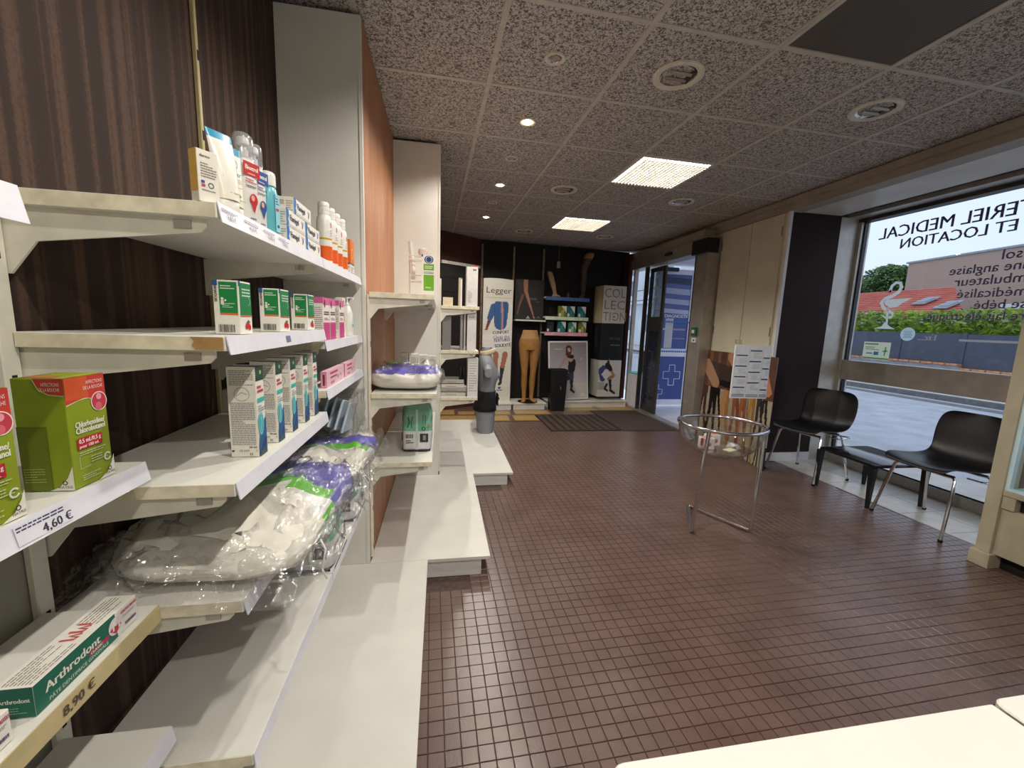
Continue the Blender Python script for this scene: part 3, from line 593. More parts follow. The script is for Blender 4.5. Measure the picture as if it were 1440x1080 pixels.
# nasal spray boxes
def ns_near(p, W, H):
    p.lines(W*.08, H*.80, W*.92, H*.97, 9, (110, 108, 110), .35, 3); p.ring(W*.5, H*.70, W*.27, .0008, (120, 118, 120), 18); p.stroke([(W*.3, H*.68), (W*.5, H*.72), (W*.68, H*.70)], .0012, (150, 148, 150)); p.lines(W*.08, H*.14, W*.92, H*.62, 24, (120, 118, 120), .35, 9)
    p.text('50 mL', W*.95, H*.1, H*.022, (60, 58, 62), 'r', bold=.02); p.text('CE 0459', W*.3, H*.06, H*.02, (70, 68, 72), wmax=W*.5); p.text('21', W*.66, H*.02, H*.025, (40, 60, 70), bold=.05); p.text('C', W*.9, H*.06, H*.022, (60, 58, 62)); p.rect(W*.05, H*.06, W*.13, H*.08, (60, 58, 62))
def ns_front(p, W, H):
    p.rect(0, H*.945, W, H, (40, 70, 60)); p.rect(0, H*.84, W, H*.875, (40, 70, 60)); p.rect(0, H*.875, W, H*.945, (48, 78, 66)); p.disc(W*.6, H*.93, W*.12, (150, 190, 120), 10)
    p.lines(W*.12, H*.71, W*.88, H*.80, 2, (200, 70, 100), .65, 3); p.rect(W*.08, H*.60, W*.92, H*.65, (60, 190, 180)); p.lines(W*.12, H*.5, W*.9, H*.58, 3, (130, 150, 160), .4, 4)
    p.P([(0, 0), (W, 0), (W, H*.42), (W*.6, H*.36), (W*.25, H*.3), (0, H*.12)], (44, 98, 150)); p.P([(0, 0), (W, 0), (W, H*.2), (W*.5, H*.14), (0, H*.05)], (30, 70, 124)); p.disc(W*.36, H*.36, W*.34, (120, 208, 208), 20, 1.9); p.disc(W*.36, H*.36, W*.26, (70, 180, 190), 18, 1.9); p.stroke([(W*.3, H*.28), (W*.42, H*.38), (W*.35, H*.44)], .0016, (210, 240, 240)); p.rect(W*.06, 0, W*.94, H*.06, (26, 66, 72))
def ns_top(p, W, H): p.rect(0, 0, W*.45, H, (40, 70, 60))
for k, Y0 in enumerate((.901, 1.005, 1.098, 1.196, 1.284)):
    put('care_box', ('first tall white blue-fronted care box of the row, its small print facing the empty shelf', 'second tall blue-fronted care box counted from the empty shelf half', 'middle tall blue-fronted care box of the row of five', 'fourth tall blue-fronted care box of the row of five', 'last tall blue-fronted care box, next to the pink boxes')[k], 'box', -.37, Y0, .9975, .053, .038, .188, WH, {'F': ns_front, 'L': ns_near, 'T': ns_top}, 'tall blue-fronted care boxes')
# pink and white boxes on shelf 2b
PK = (214, 74, 146)
def pk_front(p, W, H):
    p.rect(0, H*.83, W, H, (222, 104, 160)); p.rect(0, 0, W, H*.42, PK); p.lines(0, H*.02, W, H*.4, 7, (196, 50, 122), .3, 3); p.disc(W*.25, H*.86, W*.1, (70, 40, 60), 10, 1.8); p.lines(W*.1, H*.6, W*.9, H*.7, 2, (90, 60, 80), .6, 4); p.lines(W*.15, H*.48, W*.85, H*.55, 2, (200, 110, 150), .5, 5)
def pk_near(p, W, H): p.rect(0, H*.86, W, H, (222, 104, 160)); p.lines(W*.1, H*.15, W*.9, H*.8, 14, (150, 130, 140), .35, 6)
for Y0, lb in ((1.381, 'pink and white carton nearest the green medicine boxes'), (1.46, 'second pink and white carton of the group'), (1.588, 'pink and white carton standing beside the small grey box')):
    put('skincare_box', lb, 'box', -.362, Y0, 1.2165, .034, .072, .134, WH, {'F': pk_front, 'L': pk_near}, 'pink and white cartons')
put('small_carton', 'pale orange and white upright carton behind the white pump bottle', 'box', -.375, 1.70, 1.2165, .05, .055, .15, (232, 226, 214), {'F': lambda p, W, H: (p.disc(W*.4, H*.5, W*.2, (226, 160, 110), 14, 2), p.lines(W*.1, H*.8, W*.9, H*.95, 3, (120, 116, 116), .4, 3)), 'L': lambda p, W, H: p.lines(W*.1, H*.6, W*.9, H*.95, 6, (140, 136, 130), .4, 2)})
# flat pink boxes
def fp_front(p, W, H): p.rect(0, 0, W, H, (240, 196, 210)); p.rect(W*.18, H*.72, W*.62, H*.86, (206, 50, 100)); p.lines(W*.2, H*.45, W*.56, H*.6, 1, (150, 60, 90), .8, 3); p.disc(W*.62, H*.38, H*.14, (110, 150, 210), 12); p.disc(W*.78, H*.45, H*.1, (190, 70, 120), 12); p.rect(W*.2, H*.1, W*.4, H*.25, (220, 110, 150))
def fp_near(p, W, H): p.rect(0, 0, W, H, (232, 150, 180)); p.rect(W*.35, H*.12, W*.7, H*.82, (120, 40, 70))
for Y0, lb in ((1.395, 'flat pink box on its edge with dark lettered end, the one in front'), (1.655, 'flat pink box on its edge behind the dark lettered end of the other')):
    put('vitamin_box', lb, 'box', -.362, Y0, 1.0635, .018, .24 if Y0 < 1.5 else .2, .052, (236, 190, 204), {'F': fp_front, 'L': fp_near}, 'flat pink boxes')
# burn gel boxes
BL = (30, 112, 186)
def fl_front(p, W, H):
    p.P([(0, 0), (W*.10, 0), (W*.13, H*.2), (W*.09, H*.4), (W*.14, H*.65), (W*.12, H), (0, H)], BL); p.rect(W*.14, H*.08, W*.95, H*.18, (214, 212, 214)); p.text('Flamigel', W*.16, H*.40, H*.36, (44, 58, 88), wmax=W*.6, bold=.02); p.stroke([(W*.82, H*.3), (W*.85, H*.55), (W*.80, H*.8)], .003, (60, 110, 180)); p.stroke([(W*.85, H*.4), (W*.9, H*.8)], .003, (60, 110, 180))
def fl_near(p, W, H): p.rect(W*.2, H*.5, W*.45, H*.8, (190, 182, 166)); p.lines(W*.55, H*.15, W*.95, H*.85, 5, (170, 162, 150), .4, 3)
for k, (Y0, ly, z) in enumerate(((1.094, .137, 1.4645), (1.236, .137, 1.4645), (1.094, .137, 1.5035), (1.236, .13, 1.5035), (1.150, .137, 1.5425))):
    put('gel_box', ('lowest burn gel box next to the turquoise bottle', 'lowest burn gel box next to the sunscreen sprays', 'burn gel box in the middle layer next to the turquoise bottle', 'burn gel box in the middle layer next to the sunscreen sprays', 'single burn gel box on top of the stack')[k], 'box', -.362, Y0, z, .040, ly, .038, WH, {'F': fl_front, 'L': fl_near}, 'burn gel boxes')
def or_front(p, W, H): p.rect(0, H*.33, W, H, (232, 112, 30)); p.ring(W*.5, H*.62, W*.28, .004, (246, 180, 70), 14); p.rect(0, H*.29, W, H*.33, (40, 110, 130)); p.lines(W*.1, H*.05, W*.9, H*.25, 4, (130, 126, 120), .4, 3)
put('sunscreen_box', 'orange and white carton at the shelf end against the white panel', 'box', -.362, 1.80, 1.4645, .04, .07, .137, WH, {'F': or_front, 'L': or_front})
# tubes, pump bottles, sprays
def fl_tube(name, label, loc, rz, w, d, h, col, paintcols, lean=0, capcol=(236, 232, 222), caph=.02, extra=None, group=None):
    t = thing(name, label, 'tube', loc, rz, group); mb = MB(); rings = []; n = 20; cols = []
    for k in range(9):
        q = k/8; z = caph+(h-caph)*q; a = w/2*(.86+.14*q); b = d/2*(1-q)**.8+.0012
        rings.append([(a*math.cos(2*PI*i/n), b*math.sin(2*PI*i/n)+lean*q*q, z) for i in range(n)])
        cols.append(paintcols(q))
    mb.loft(rings, cols=cols).build('tube_body', 'plastic_col', t, smooth=True)
    MB().lathe([(w*.40, 0), (w*.43, .002), (w*.43, caph-.002), (w*.40, caph)], 20, sy=d/w*1.05, col=capcol).build('cap', 'plastic_col', t, smooth=True)
    if extra: p = PR().frame((-w/2*.86, -d/2-.001+0*lean, caph), (1, 0, 0), (0, (d/2+lean)/(h-caph)*.9, 1), (0, -1, 0), .0006); extra(p, w*.86, h-caph); p.build('printed_label', 'print', t)
    return t
CR = (238, 233, 220)
ZS = 1.4645
carton('balm_carton', 'white and yellow baby balm carton at the end of the upper shelf', 'box', (-.374, .772, ZS), R(55), .031, .02, .078, CR, {'F': lambda p, W, H: (p.text('dermo', W*.12, H*.86, H*.05, (80, 74, 70), wmax=W*.7, bold=.02), p.lines(W*.15, H*.48, W*.9, H*.78, 6, (130, 122, 116), .4, 2), p.ring(W*.6, H*.34, W*.14, .0012, (60, 56, 54), 14), p.rect(W*.14, H*.36, W*.3, H*.41, (60, 80, 160)), p.rect(W*.14, H*.29, W*.32, H*.34, (206, 70, 66)), p.lines(W*.15, H*.22, W*.8, H*.26, 1, (130, 122, 116), .5, 3)), 'L': lambda p, W, H: p.rect(0, H*.2, W, H, (224, 178, 84))})
def cream_lab(p, W, H): p.ring(W*.55, H*.72, W*.2, .0012, (90, 150, 190), 16); p.text('SF', W*.55, H*.70, H*.045, (80, 140, 184), 'c', bold=.02); p.lines(W*.2, H*.52, W*.85, H*.58, 2, (70, 140, 170), .5, 2); p.lines(W*.2, H*.32, W*.8, H*.48, 6, (150, 150, 160), .4, 3); p.disc(W*.6, H*.18, W*.08, (110, 170, 60), 10, .6); p.lines(W*.4, H*.1, W*.85, H*.13, 1, (120, 160, 110), .5, 3)
bandc = lambda q: (40, 150, 190) if .78 < q < .93 else CR
fl_tube('cream_tube', 'white baby cream tube with blue band, leaning beside the balm carton', (-.368, .828, ZS), R(62), .046, .03, .132, CR, bandc, .012, extra=cream_lab, group='cream tubes with blue band'); fl_tube('cream_tube', 'white baby cream tube with blue band beside the pump bottles', (-.380, .872, ZS), R(68), .048, .03, .124, CR, bandc, 0, extra=cream_lab, group='cream tubes with blue band')
def pump(label, loc, rz, lc, h=.168):
    t = thing('pump_bottle', label, 'bottle', loc, rz, 'pump bottles with clear caps'); n = 24; rings = []
    for q, a, b in ((0, .020, .0135), (.003, .022, .0155), (.10, .0225, .016), (.112, .021, .015), (.118, .0165, .0145), (.124, .0165, .0145)): rings.append([(a*(abs(math.cos(2*PI*i/n))**.75)*math.copysign(1, math.cos(2*PI*i/n)), b*math.sin(2*PI*i/n), q) for i in range(n)])
    MB().loft(rings, col=(238, 236, 230)).build('bottle_body', 'plastic_col', t, smooth=True)
    MB().lathe([(.0085, .124), (.0085, .138), (.0055, .139), (.0055, .146), (.0105, .147), (.0105, .158), (.009, .160)], 14, col=(240, 238, 234)).build('pump_head', 'plastic_col', t, smooth=True)
    MB().lathe([(.0185, .120), (.0185, .158), (.0165, .164), (.011, h), (.001, h+.001)], 22, sy=.85, cap=False).build('clear_cap', 'clear_cap', t, smooth=True)
    p = PR().frame((-.0205, -.0165, .003), (1, 0, 0), (0, 0, 1), (0, -1, 0)); W = .041
    p.rect(W*.06, .086, W*.97, .111, lc); p.text('Bioxtrol', W*.5, .097, .008, WH, 'c', W*.7, .02); p.lines(W*.3, .089, W*.75, .093, 1, (230, 200, 200), .5, 2); p.lines(W*.15, .074, W*.85, .083, 2, lc, .4, 3); p.lines(W*.15, .066, W*.8, .071, 1, (110, 106, 110), .5, 2)
    p.disc(W*.55, .043, .009, lc, 16, 1.3); p.P([(W*.36, .04), (W*.74, .04), (W*.55, .018)], lc); p.disc(W*.5, .046, .004, (230, 170, 150), 10, 1.4); p.lines(W*.3, .006, W*.7, .012, 1, (80, 90, 130), .5, 6); p.build('printed_label', 'print', t)
pump('white pump bottle with red label and clear cap', (-.378, .925, ZS), R(66), (196, 38, 42)); pump('white pump bottle with blue label and clear cap', (-.380, .972, ZS), R(72), (36, 76, 146), .166)
t = thing('lotion_bottle', 'turquoise lotion bottle with white cap', 'bottle', (-.38, 1.04, ZS), R(78))
MB().lathe([(.016, 0), (.018, .003), (.0185, .09), (.0165, .101), (.013, .106)], 24, col=(104, 192, 204)).build('bottle_body', 'plastic_col', t, smooth=True); MB().lathe([(.0165, .106), (.0165, .127), (.0155, .133), (.012, .136)], 24, col=(236, 234, 228)).build('cap', 'plastic_col', t, smooth=True)
p = PR().frame((-.006, -.0192, .01), (1, 0, 0), (0, 0, 1), (0, -1, 0)); p.rect(0, 0, .016, .08, (150, 208, 222)); p.lines(.002, .058, .014, .074, 3, (44, 70, 120), .5, 3); p.rect(.002, .044, .012, .05, (190, 60, 76)); p.disc(.008, .012, .004, (40, 80, 150), 10); p.build('printed_label', 'print', t)
for k, Y in enumerate((1.512, 1.588, 1.662, 1.745)):
    t = thing('sunscreen_spray', ('white and orange sunscreen spray beside the burn gel boxes', 'second white and orange sunscreen spray of the row of four', 'third white and orange sunscreen spray of the row of four', 'white and orange sunscreen spray beside the orange carton')[k], 'spray bottle', (-.385, Y, 1.4645), R(75), 'sunscreen sprays')
    OR = (232, 98, 30); WB = (236, 234, 228)
    MB().lathe([(.021, 0), (.0235, .003), (.0235, .012), (.0235, .058), (.0235, .062), (.0235, .078), (.0235, .084), (.0235, .135), (.021, .15), (.0165, .158), (.0165, .16)], 28, cols=[WB, WB, OR, WB, WB, (206, 162, 40), WB, WB, WB, WB]).build('can_body', 'plastic_col', t, smooth=True)
    MB().lathe([(.0175, .16), (.0175, .170), (.0165, .171), (.0175, .172), (.0175, .183), (.0165, .184), (.0175, .185), (.0175, .194), (.015, .198)], 28, col=(240, 238, 232)).build('cap', 'plastic_col', t, smooth=True)
    p = PR().frame((-.008, -.0242, 0), (1, 0, 0), (0, 0, 1), (0, -1, 0)); p.rect(.006, .118, .010, .134, (214, 66, 40)); p.lines(.0, .092, .014, .114, 3, (170, 166, 160), .3, k); p.lines(0, .02, .014, .05, 5, (246, 170, 120), .3, k+4); p.build('printed_label', 'print', t)
t = thing('pump_dispenser', 'slim white pump dispenser at the end of the pink carton shelf', 'bottle', (-.385, 1.83, 1.217), R(80))
MB().lathe([(.020, 0), (.022, .004), (.021, .09), (.012, .118), (.008, .122)], 22, col=(240, 238, 232)).build('bottle_body', 'plastic_col', t, smooth=True); MB().lathe([(.009, .122), (.009, .132), (.004, .134), (.004, .15), (.007, .151), (.007, .158)], 14, col=(240, 238, 232)).build('pump_head', 'plastic_col', t, smooth=True)
MB().tube([(0, 0, .155), (.0, -.02, .155), (0, -.026, .15)], .003, 6, col=(240, 238, 232)).build('spout', 'plastic_col', t); p = PR().frame((-.009, -.0225, .03), (1, 0, 0), (0, 0, 1), (0, -1, 0)); p.ring(.009, .035, .008, .001, (90, 150, 190), 14); p.rect(.003, .008, .015, .018, (120, 190, 210)); p.build('printed_label', 'print', t)
# ------------------------------------------------------------------ soft packs
from mathutils import noise as mnoise
def nz(x, y, z, s=1, seed=0): return mnoise.noise(Vector((x*s+seed*7.3, y*s-seed*3.1, z*s+seed)))
PUR, LGR, PADW = (96, 92, 176), (96, 190, 22), (228, 224, 212)
def ridge(x, y, z, s, seed): return 1-abs(2*nz(x, y, z, s, seed))
def pad_bag(label, loc, rz, a, b, c, band, seed=1, skirt=True, wedge=0, n=84, m=44):
    """soft bag of bed pads: half sizes a,b,c; band(u,v,w)->colour; clear outer film"""
    t = thing('pad_bag', label, 'bag', loc, rz)
    def surf(i, j, k=1.0, amp=.010, sd=0, fine=.4):
        th = 2*PI*i/n; ph = -PI/2+PI*j/m
        sg = lambda x, p: math.copysign(abs(x)**p, x)
        x = a*k*sg(math.cos(ph), .38)*sg(math.cos(th), .5); y = b*k*sg(math.cos(ph), .38)*sg(math.sin(th), .5); z = c*sg(math.sin(ph), .75)
        e = max(abs(x)/a, abs(y)/b); z *= 1-.45*max(0, e-.45)**1.4
        hgt = (z+c)
        if wedge: q = max(0, min(1, (y/b+1)/1.25)); q = q*q*(3-2*q); hgt *= 1-wedge*(1-q)
        w = amp*(ridge(x, y, z, 7, seed+sd)-.6+fine*(ridge(x*1.0, y*.6, z, 19, seed+sd+3)-.6)+fine*.7*(ridge(x*.5, y, z, 34, seed+sd+9)-.6))
        u = Vector((x/a*.5, y/b*.5, z/c)); u = u.normalized() if u.length else u
        x += u.x*w*1.4; y += u.y*w*1.4; hgt = max(.002, hgt*(1+.02*k)+max(0, u.z)*w*2.2+(k-1)*.03*max(0, u.z))
        return Vector((x, y, hgt))
    mb = MB(); mb.v = [tuple(surf(i, j)) for j in range(m+1) for i in range(n)]
    for j in range(m):
        for i in range(n):
            f = [j*n+i, j*n+(i+1) % n, (j+1)*n+(i+1) % n, (j+1)*n+i]; mb.f.append(f)
            q = [mb.v[k] for k in f]; mb.c.append(band(sum(p[0] for p in q)/4/a, sum(p[1] for p in q)/4/b, sum(p[2] for p in q)/4/(2*c)))
    mb.build('pad_stack', 'soft_print', t, smooth=True)
    MB().loft([[surf(i, j, 1.05, .017, 5, .8)+Vector((0, 0, .004)) for i in range(n)] for j in range(m//3, m+1)], cap=False).build('film', 'film', t, smooth=True)
    if skirt:
        G = 40; rows = []
        for v in range(7): rows.append([(a*(-1.06+2.12*u/G), -b*(.90+.055*v)+.004*nz(u, v, 0, .5, seed), max(.003, .055*(1-v/6)+.016*ridge(u*.4, v*.5, 1, 1.3, seed)*(1-.8*v/6)-.008)) for u in range(G+1)])
        MB().loft(rows, cap=False, closed=False).build('film_flap', 'film', t, smooth=True)
        rows = []
        for v in range(6): rows.append([(a*(.97+.05*v)+.006*nz(u, v, 4, .6, seed), b*(-.95+1.9*u/G), max(.004, (.03+.07*u/G)*(1-.16*v)+.02*nz(u*.5, v*.7, 3, 1.1, seed))) for u in range(G+1)])
        MB().loft(rows, cap=False, closed=False).build('film_flap', 'film', t, smooth=True)
        MB().tube([(a*1.06, -b*.6, .05), (a*1.12, -b*.62, .03), (a*1.10, -b*.66, -.01), (a*1.13, -b*.63, -.035)], .0022, 5).build('tie_string', 'white_paint', t)
    return t
attrmat('soft_print', .38, coat=.2)
def band1(x, y, z):
    q = y+.32*x
    return PADW if q < .10 else (240, 240, 240) if q < .17 else LGR if q < .40 else PUR
pad_bag('big crinkled clear bag of white bed pads with green and purple bands', (-.440, 1.03, .776), R(-5), .195, .245, .052, band1, 1, wedge=.40)
def band2(x, y, z):
    q = y+.4*(z-.5)-.1*x
    return PADW if q < .05 or z < .3 else (240, 240, 240) if q < .14 else LGR if q < .30 else PUR if q < .72 else PADW
def nappy_pack(label, loc, rz, w, d, h, group=None, seed=1, pink=False):
    t = thing('nappy_pack', label, 'pack', loc, rz, group); n = 28; rings = []; cols = []
    MINT, WHT, BLK = (122, 196, 164), (232, 232, 232), (40, 40, 44)
    prof = [(0, .90), (.02, .97), (.045, 1.0), (.09, 1.01), (.25, 1.02), (.38, 1.03), (.42, 1.03), (.6, 1.02), (.78, 1.0), (.86, .95), (.93, .86), (.98, .66), (1.0, .3)]
    cs = [BLK, BLK, WHT, WHT, WHT, WHT, MINT, MINT, MINT, MINT, MINT, MINT]
    for q, k in prof:
        ring = []
        for i in range(n):
            th = 2*PI*i/n; sg = lambda x: math.copysign(abs(x)**.45, x)
            x, y = w/2*k*sg(math.cos(th)), d/2*k*sg(math.sin(th)); am = .003+.010*max(0, q-.7)
            x += am*nz(x, y, q*h, 30, seed); y += am*nz(y, x, q*h, 30, seed+2); ring.append((x, y, q*h+.016*max(0, q-.75)*nz(x, y, q, 40, seed)*4))
        rings.append(ring)
    MB().loft(rings, cols=cs).build('pack_body', 'soft_print', t, smooth=True)
    MB().loft([[(p[0]*1.02, p[1]*1.02, p[2]+.004) for p in r] for r in rings[7:]], cap=False).build('film', 'film', t, smooth=True)
    for k in range(5):
        x0 = w*(-.3+.15*k); MB().loft([[(x0, -.01+.02*v, h*(.96+.05*v)+.012*nz(k, v, 0, 1.3, seed)) for v in range(3)], [(x0+.05, -.015+.02*v, h*(.97+.05*v)+.012*nz(k, v, 1, 1.7, seed)) for v in range(3)]], cap=False, closed=False).build('film_tuft', 'film', t)
    p = PR()
    for O, U, Nn, W in (((-w/2, -d/2*1.035, 0), (1, 0, 0), (0, -1, 0), w), ((-w/2*1.035, d/2, 0), (0, -1, 0), (-1, 0, 0), d), ((w/2*1.035, -d/2, 0), (0, 1, 0), (1, 0, 0), d)):
        p.frame(O, U, (0, 0, 1), Nn, .001); p.rect(W*.46, h*.1, W*.53, h*.85, (206, 226, 216)); p.rect(W*.60, h*.2, W*.88, h*.37, (52, 52, 56)); p.rect(W*.70, h*.24, W*.80, h*.34, (150, 150, 152)); p.bars(W*.12, h*.28, W*.38, h*.36, (70, 70, 74), 5); p.lines(W*.12, h*.18, W*.38, h*.26, 2, (70, 70, 74), .5, 3)
        p.ring(W*.72, h*.47, W*.07, W*.025, (44, 70, 62), 14); p.stroke([(W*.18, h*.5), (W*.24, h*.6), (W*.2, h*.7)], W*.05, (60, 110, 92)); p.stroke([(W*.32, h*.48), (W*.3, h*.62), (W*.36, h*.72)], W*.03, (60, 110, 92)); p.stroke([(W*.7, h*.55), (W*.7, h*.75)], W*.015, (60, 110, 92)); p.stroke([(W*.78, h*.55), (W*.78, h*.75)], W*.015, (60, 110, 92)); p.rect(W*.86, h*.5, W*.93, h*.56, (226, 120, 60)); p.rect(W*.04, h*.02, W*.46, h*.055, (40, 40, 44)); p.rect(W*.54, h*.02, W*.96, h*.055, (40, 40, 44))
    p.build('printed_label', 'print', t)
    if pink: MB().loft([[(w*.30+.02*math.cos(2*PI*i/8)*(1-.3*k), .0+.02*math.sin(2*PI*i/8), h*1.0+.014*k) for i in range(8)] for k in range(3)], col=(226, 130, 170)).build('pink_tag', 'soft_print', t)
    return t
nappy_pack('green and white nappy pack next to the big bed pad bag', (-.425, 1.45, .4475), R(90), .20, .15, .243, 'nappy packs on the lowest shelf', 1)
nappy_pack('green and white nappy pack at the end of the lowest shelf', (-.42, 1.80, .4475), R(90), .20, .15, .243, 'nappy packs on the lowest shelf', 2)
pad_bag('smaller bag of bed pads lying on the nappy packs', (-.445, 1.62, .712), R(-3), .175, .265, .044, band2, 3, wedge=.2)
t = thing('mask_pack', 'clear bag with pale blue folded sheets propped on the smaller bed pad bag', 'bag', (-.43, 1.79, .826), R(90))
for k in range(4): MB().box((-.12, -.045+.028*k, 0), (.10, -.036+.028*k, .125), mtx=Matrix.Rotation(R(14), 4, 'X') @ Matrix.Rotation(R(10+3*k), 4, 'Y')).build('folded_sheet', pm('sheet_blue%d' % k, '#cfdbe6', .5, var=.04), t, bevel=.003)
G = 12; MB().loft([[(-.14+.28*u/G, -.09+.014*nz(u, v, 2, .9, 4), -.002+.16*v/5+.006*nz(u, v, 3, .7)) for u in range(G+1)] for v in range(6)], cap=False, closed=False).build('film', 'film', t, smooth=True)
MB().loft([[(-.14+.28*u/G, -.09+.17*v/5, .150+.012*nz(u, v, 5, .9, 4)) for u in range(G+1)] for v in range(6)], cap=False, closed=False).build('film', 'film', t, smooth=True)
# recess bay
pad_bag('flat bag of bed pads with purple and green band on the plywood shelf', (-.172, 2.21, .9465), 0, .172, .20, .052, lambda x, y, z: PADW if z < .55 or y < -.2 and z < .8 else PUR if y < .25 else LGR if y < .42 else PADW, 7, skirt=False)
nappy_pack('single green and white nappy pack with a pink tag on the low plywood shelf', (-.118, 2.195, .6075), 0, .15, .12, .265, None, 5, True)
for k in range(4):
    carton('small_box', ('small grey and white carton next to the plywood, behind the flat bed pad bag', 'second small carton from the plywood, behind the flat bed pad bag', 'third small carton from the plywood, behind the flat bed pad bag', 'small grey and white carton farthest from the plywood, behind the flat bed pad bag')[k], 'box', (-.225+k*.058, 2.66+.01*k, .9465), 0, .05, .09, .14-.006*k, (214, 210, 204), {'F': lambda p, W, H: (p.rect(W*.35, H*.1, W*.6, H*.4, (70, 84, 130)), p.lines(W*.15, H*.55, W*.85, H*.9, 5, (140, 136, 134), .4, 2))}, 'small cartons behind the flat bag')
t = thing('wire_rack', 'white wire leaflet rack standing on the plywood shelf', 'rack', (-.135, 2.29, 1.4115))
for x in (-.03, .09): MB().tube([(x, 0, 0), (x, 0, .21)], .004, 6).build('upright_wire', 'steel_white', t)
for z in (.0, .075, .105, .185, .205):
    MB().tube([(-.036, 0, z+.003), (.1, 0, z+.003), (.1, -.05, z+.003), (-.036, -.05, z+.003)], .0022, 6, closed=True).build('ring_wire', 'steel_white', t)
o = MB().loft([[(-.017*k+x, .006*y, z) for x, y in ((-.012, 0), (0, -1), (.012, 0), (0, 1))] for k, z in ((0, .0), (.1, .05), (.6, .13), (1.0, .19))], col=(232, 228, 222)).build('folded_leaflet', 'card', loc=(-.144, 2.265, 1.50)); props(o, 'folded white paper sticking up from the wire rack', 'leaflet')
o = MB().lathe([(.001, 0), (.02, .004), (.026, .02), (.022, .036), (.001, .042)], 14, sy=.5, col=(226, 204, 200)).build('cotton_pad', 'card', loc=(-.095, 2.265, 1.6205), smooth=True); props(o, 'round pinkish white pad lying on top of the wire rack', 'pad')
carton('cream_carton', 'tall white carton with lime green panels and blue round emblem', 'box', (-.066, 2.19, 1.4115), 0, .066, .03, .205, WH, {'F': lambda p, W, H: (p.rect(W*.16, H*.63, W*.93, H*.78, (110, 176, 36)), p.rect(W*.16, H*.14, W*.93, H*.52, (110, 176, 36)), p.disc(W*.55, H*.885, W*.34, (40, 66, 130), 20, .85), p.ring(W*.55, H*.885, W*.24, .002, WH, 16), p.lines(W*.25, H*.67, W*.85, H*.75, 2, WH, .5, 2), p.lines(W*.2, H*.55, W*.9, H*.61, 2, (130, 126, 130), .5, 4), p.lines(W*.3, H*.2, W*.7, H*.26, 1, (210, 236, 180), .5, 3), p.rect(0, H*.95, W*.12, H, (50, 90, 150))), 'R': lambda p, W, H: p.rect(W*.2, H*.05, W*.8, H*.6, (110, 176, 36))})
# bay beside the torso
carton('support_box', 'tall white carton with red and green stripe on top', 'box', (.228, 3.24, 1.4085), 0, .085, .14, .298, (226, 224, 220), {'F': lambda p, W, H: (p.rect(0, H*.975, W*.4, H, (60, 150, 90)), p.rect(W*.4, H*.975, W, H, (206, 70, 66)), p.rect(W*.55, H*.88, W*.85, H*.92, (120, 112, 104)), p.lines(W*.15, H*.1, W*.5, H*.4, 8, (150, 148, 148), .3, 3))})
carton('flat_box', 'thin brown and white carton beside the tall white carton', 'box', (.143, 3.27, 1.4085), 0, .026, .12, .21, (196, 184, 166), {'F': lambda p, W, H: (p.rect(W*.55, 0, W, H, (232, 228, 220)), p.rect(W*.4, H*.95, W, H, (90, 170, 120)))})
carton('cream_block', 'small plain cream box alone on the shelf by the slanted corner', 'box', (.05, 3.25, 1.4085), 0, .075, .07, .062, (222, 206, 176), {'F': lambda p, W, H: p.lines(W*.1, H*.3, W*.9, H*.6, 2, (206, 188, 156), .4, 2)})
for x, w, h, c, lb in ((.043, .066, .28, (128, 126, 122), 'wide grey cardboard panel standing on the middle shelf'), (.155, .018, .27, (150, 148, 146), 'thin grey folder standing on the middle shelf'), (.178, .014, .275, (176, 174, 172), 'thin pale folder standing beside the white carton'), (.232, .07, .29, (226, 224, 222), 'white upright carton at the edge of the middle shelf')):
    carton('upright_folder', lb, 'folder', (x, 3.24, 1.0755), 0, w, .12, h, c, {'F': lambda p, W, H: p.lines(W*.15, H*.85, W*.85, H*.93, 2, (110, 108, 106), .4, 2)})
carton('white_slim_box', 'slim white carton with grey print beside the torso on the lower shelf', 'box', (.246, 3.23, .7145), 0, .08, .12, .30, (232, 230, 226), {'F': lambda p, W, H: p.lines(W*.12, H*.15, W*.88, H*.92, 12, (170, 168, 168), .3, 3)})
for k, (w, z, c) in enumerate(((.2, 0, (200, 194, 184)), (.19, .035, (170, 166, 158)), (.18, .065, (214, 210, 202)), (.17, .10, (186, 182, 174)))):
    carton('flat_tray_box', ('lowest', 'second', 'third', 'topmost')[k]+' flat box in the stack beside the slim white carton', 'box', (.095, 3.3, .7145+z), 0, w, .2, .028, c, {'F': lambda p, W, H: p.lines(W*.2, H*.3, W*.7, H*.6, 1, (120, 118, 116), .5, 2)})
for x in (.155, .18): 
    o = MB().lathe([(.011, 0), (.012, .003), (.012, .06), (.009, .068), (.009, .085), (.007, .088)], 14).build('dark_vial', 'black_plastic', loc=(x, 3.22, .8435), smooth=True); props(o, 'small dark bottle on the stacked flat boxes, '+('next to the slim white carton' if x > .17 else 'away from the slim white carton'), 'bottle', 'dark bottles on the flat boxes')
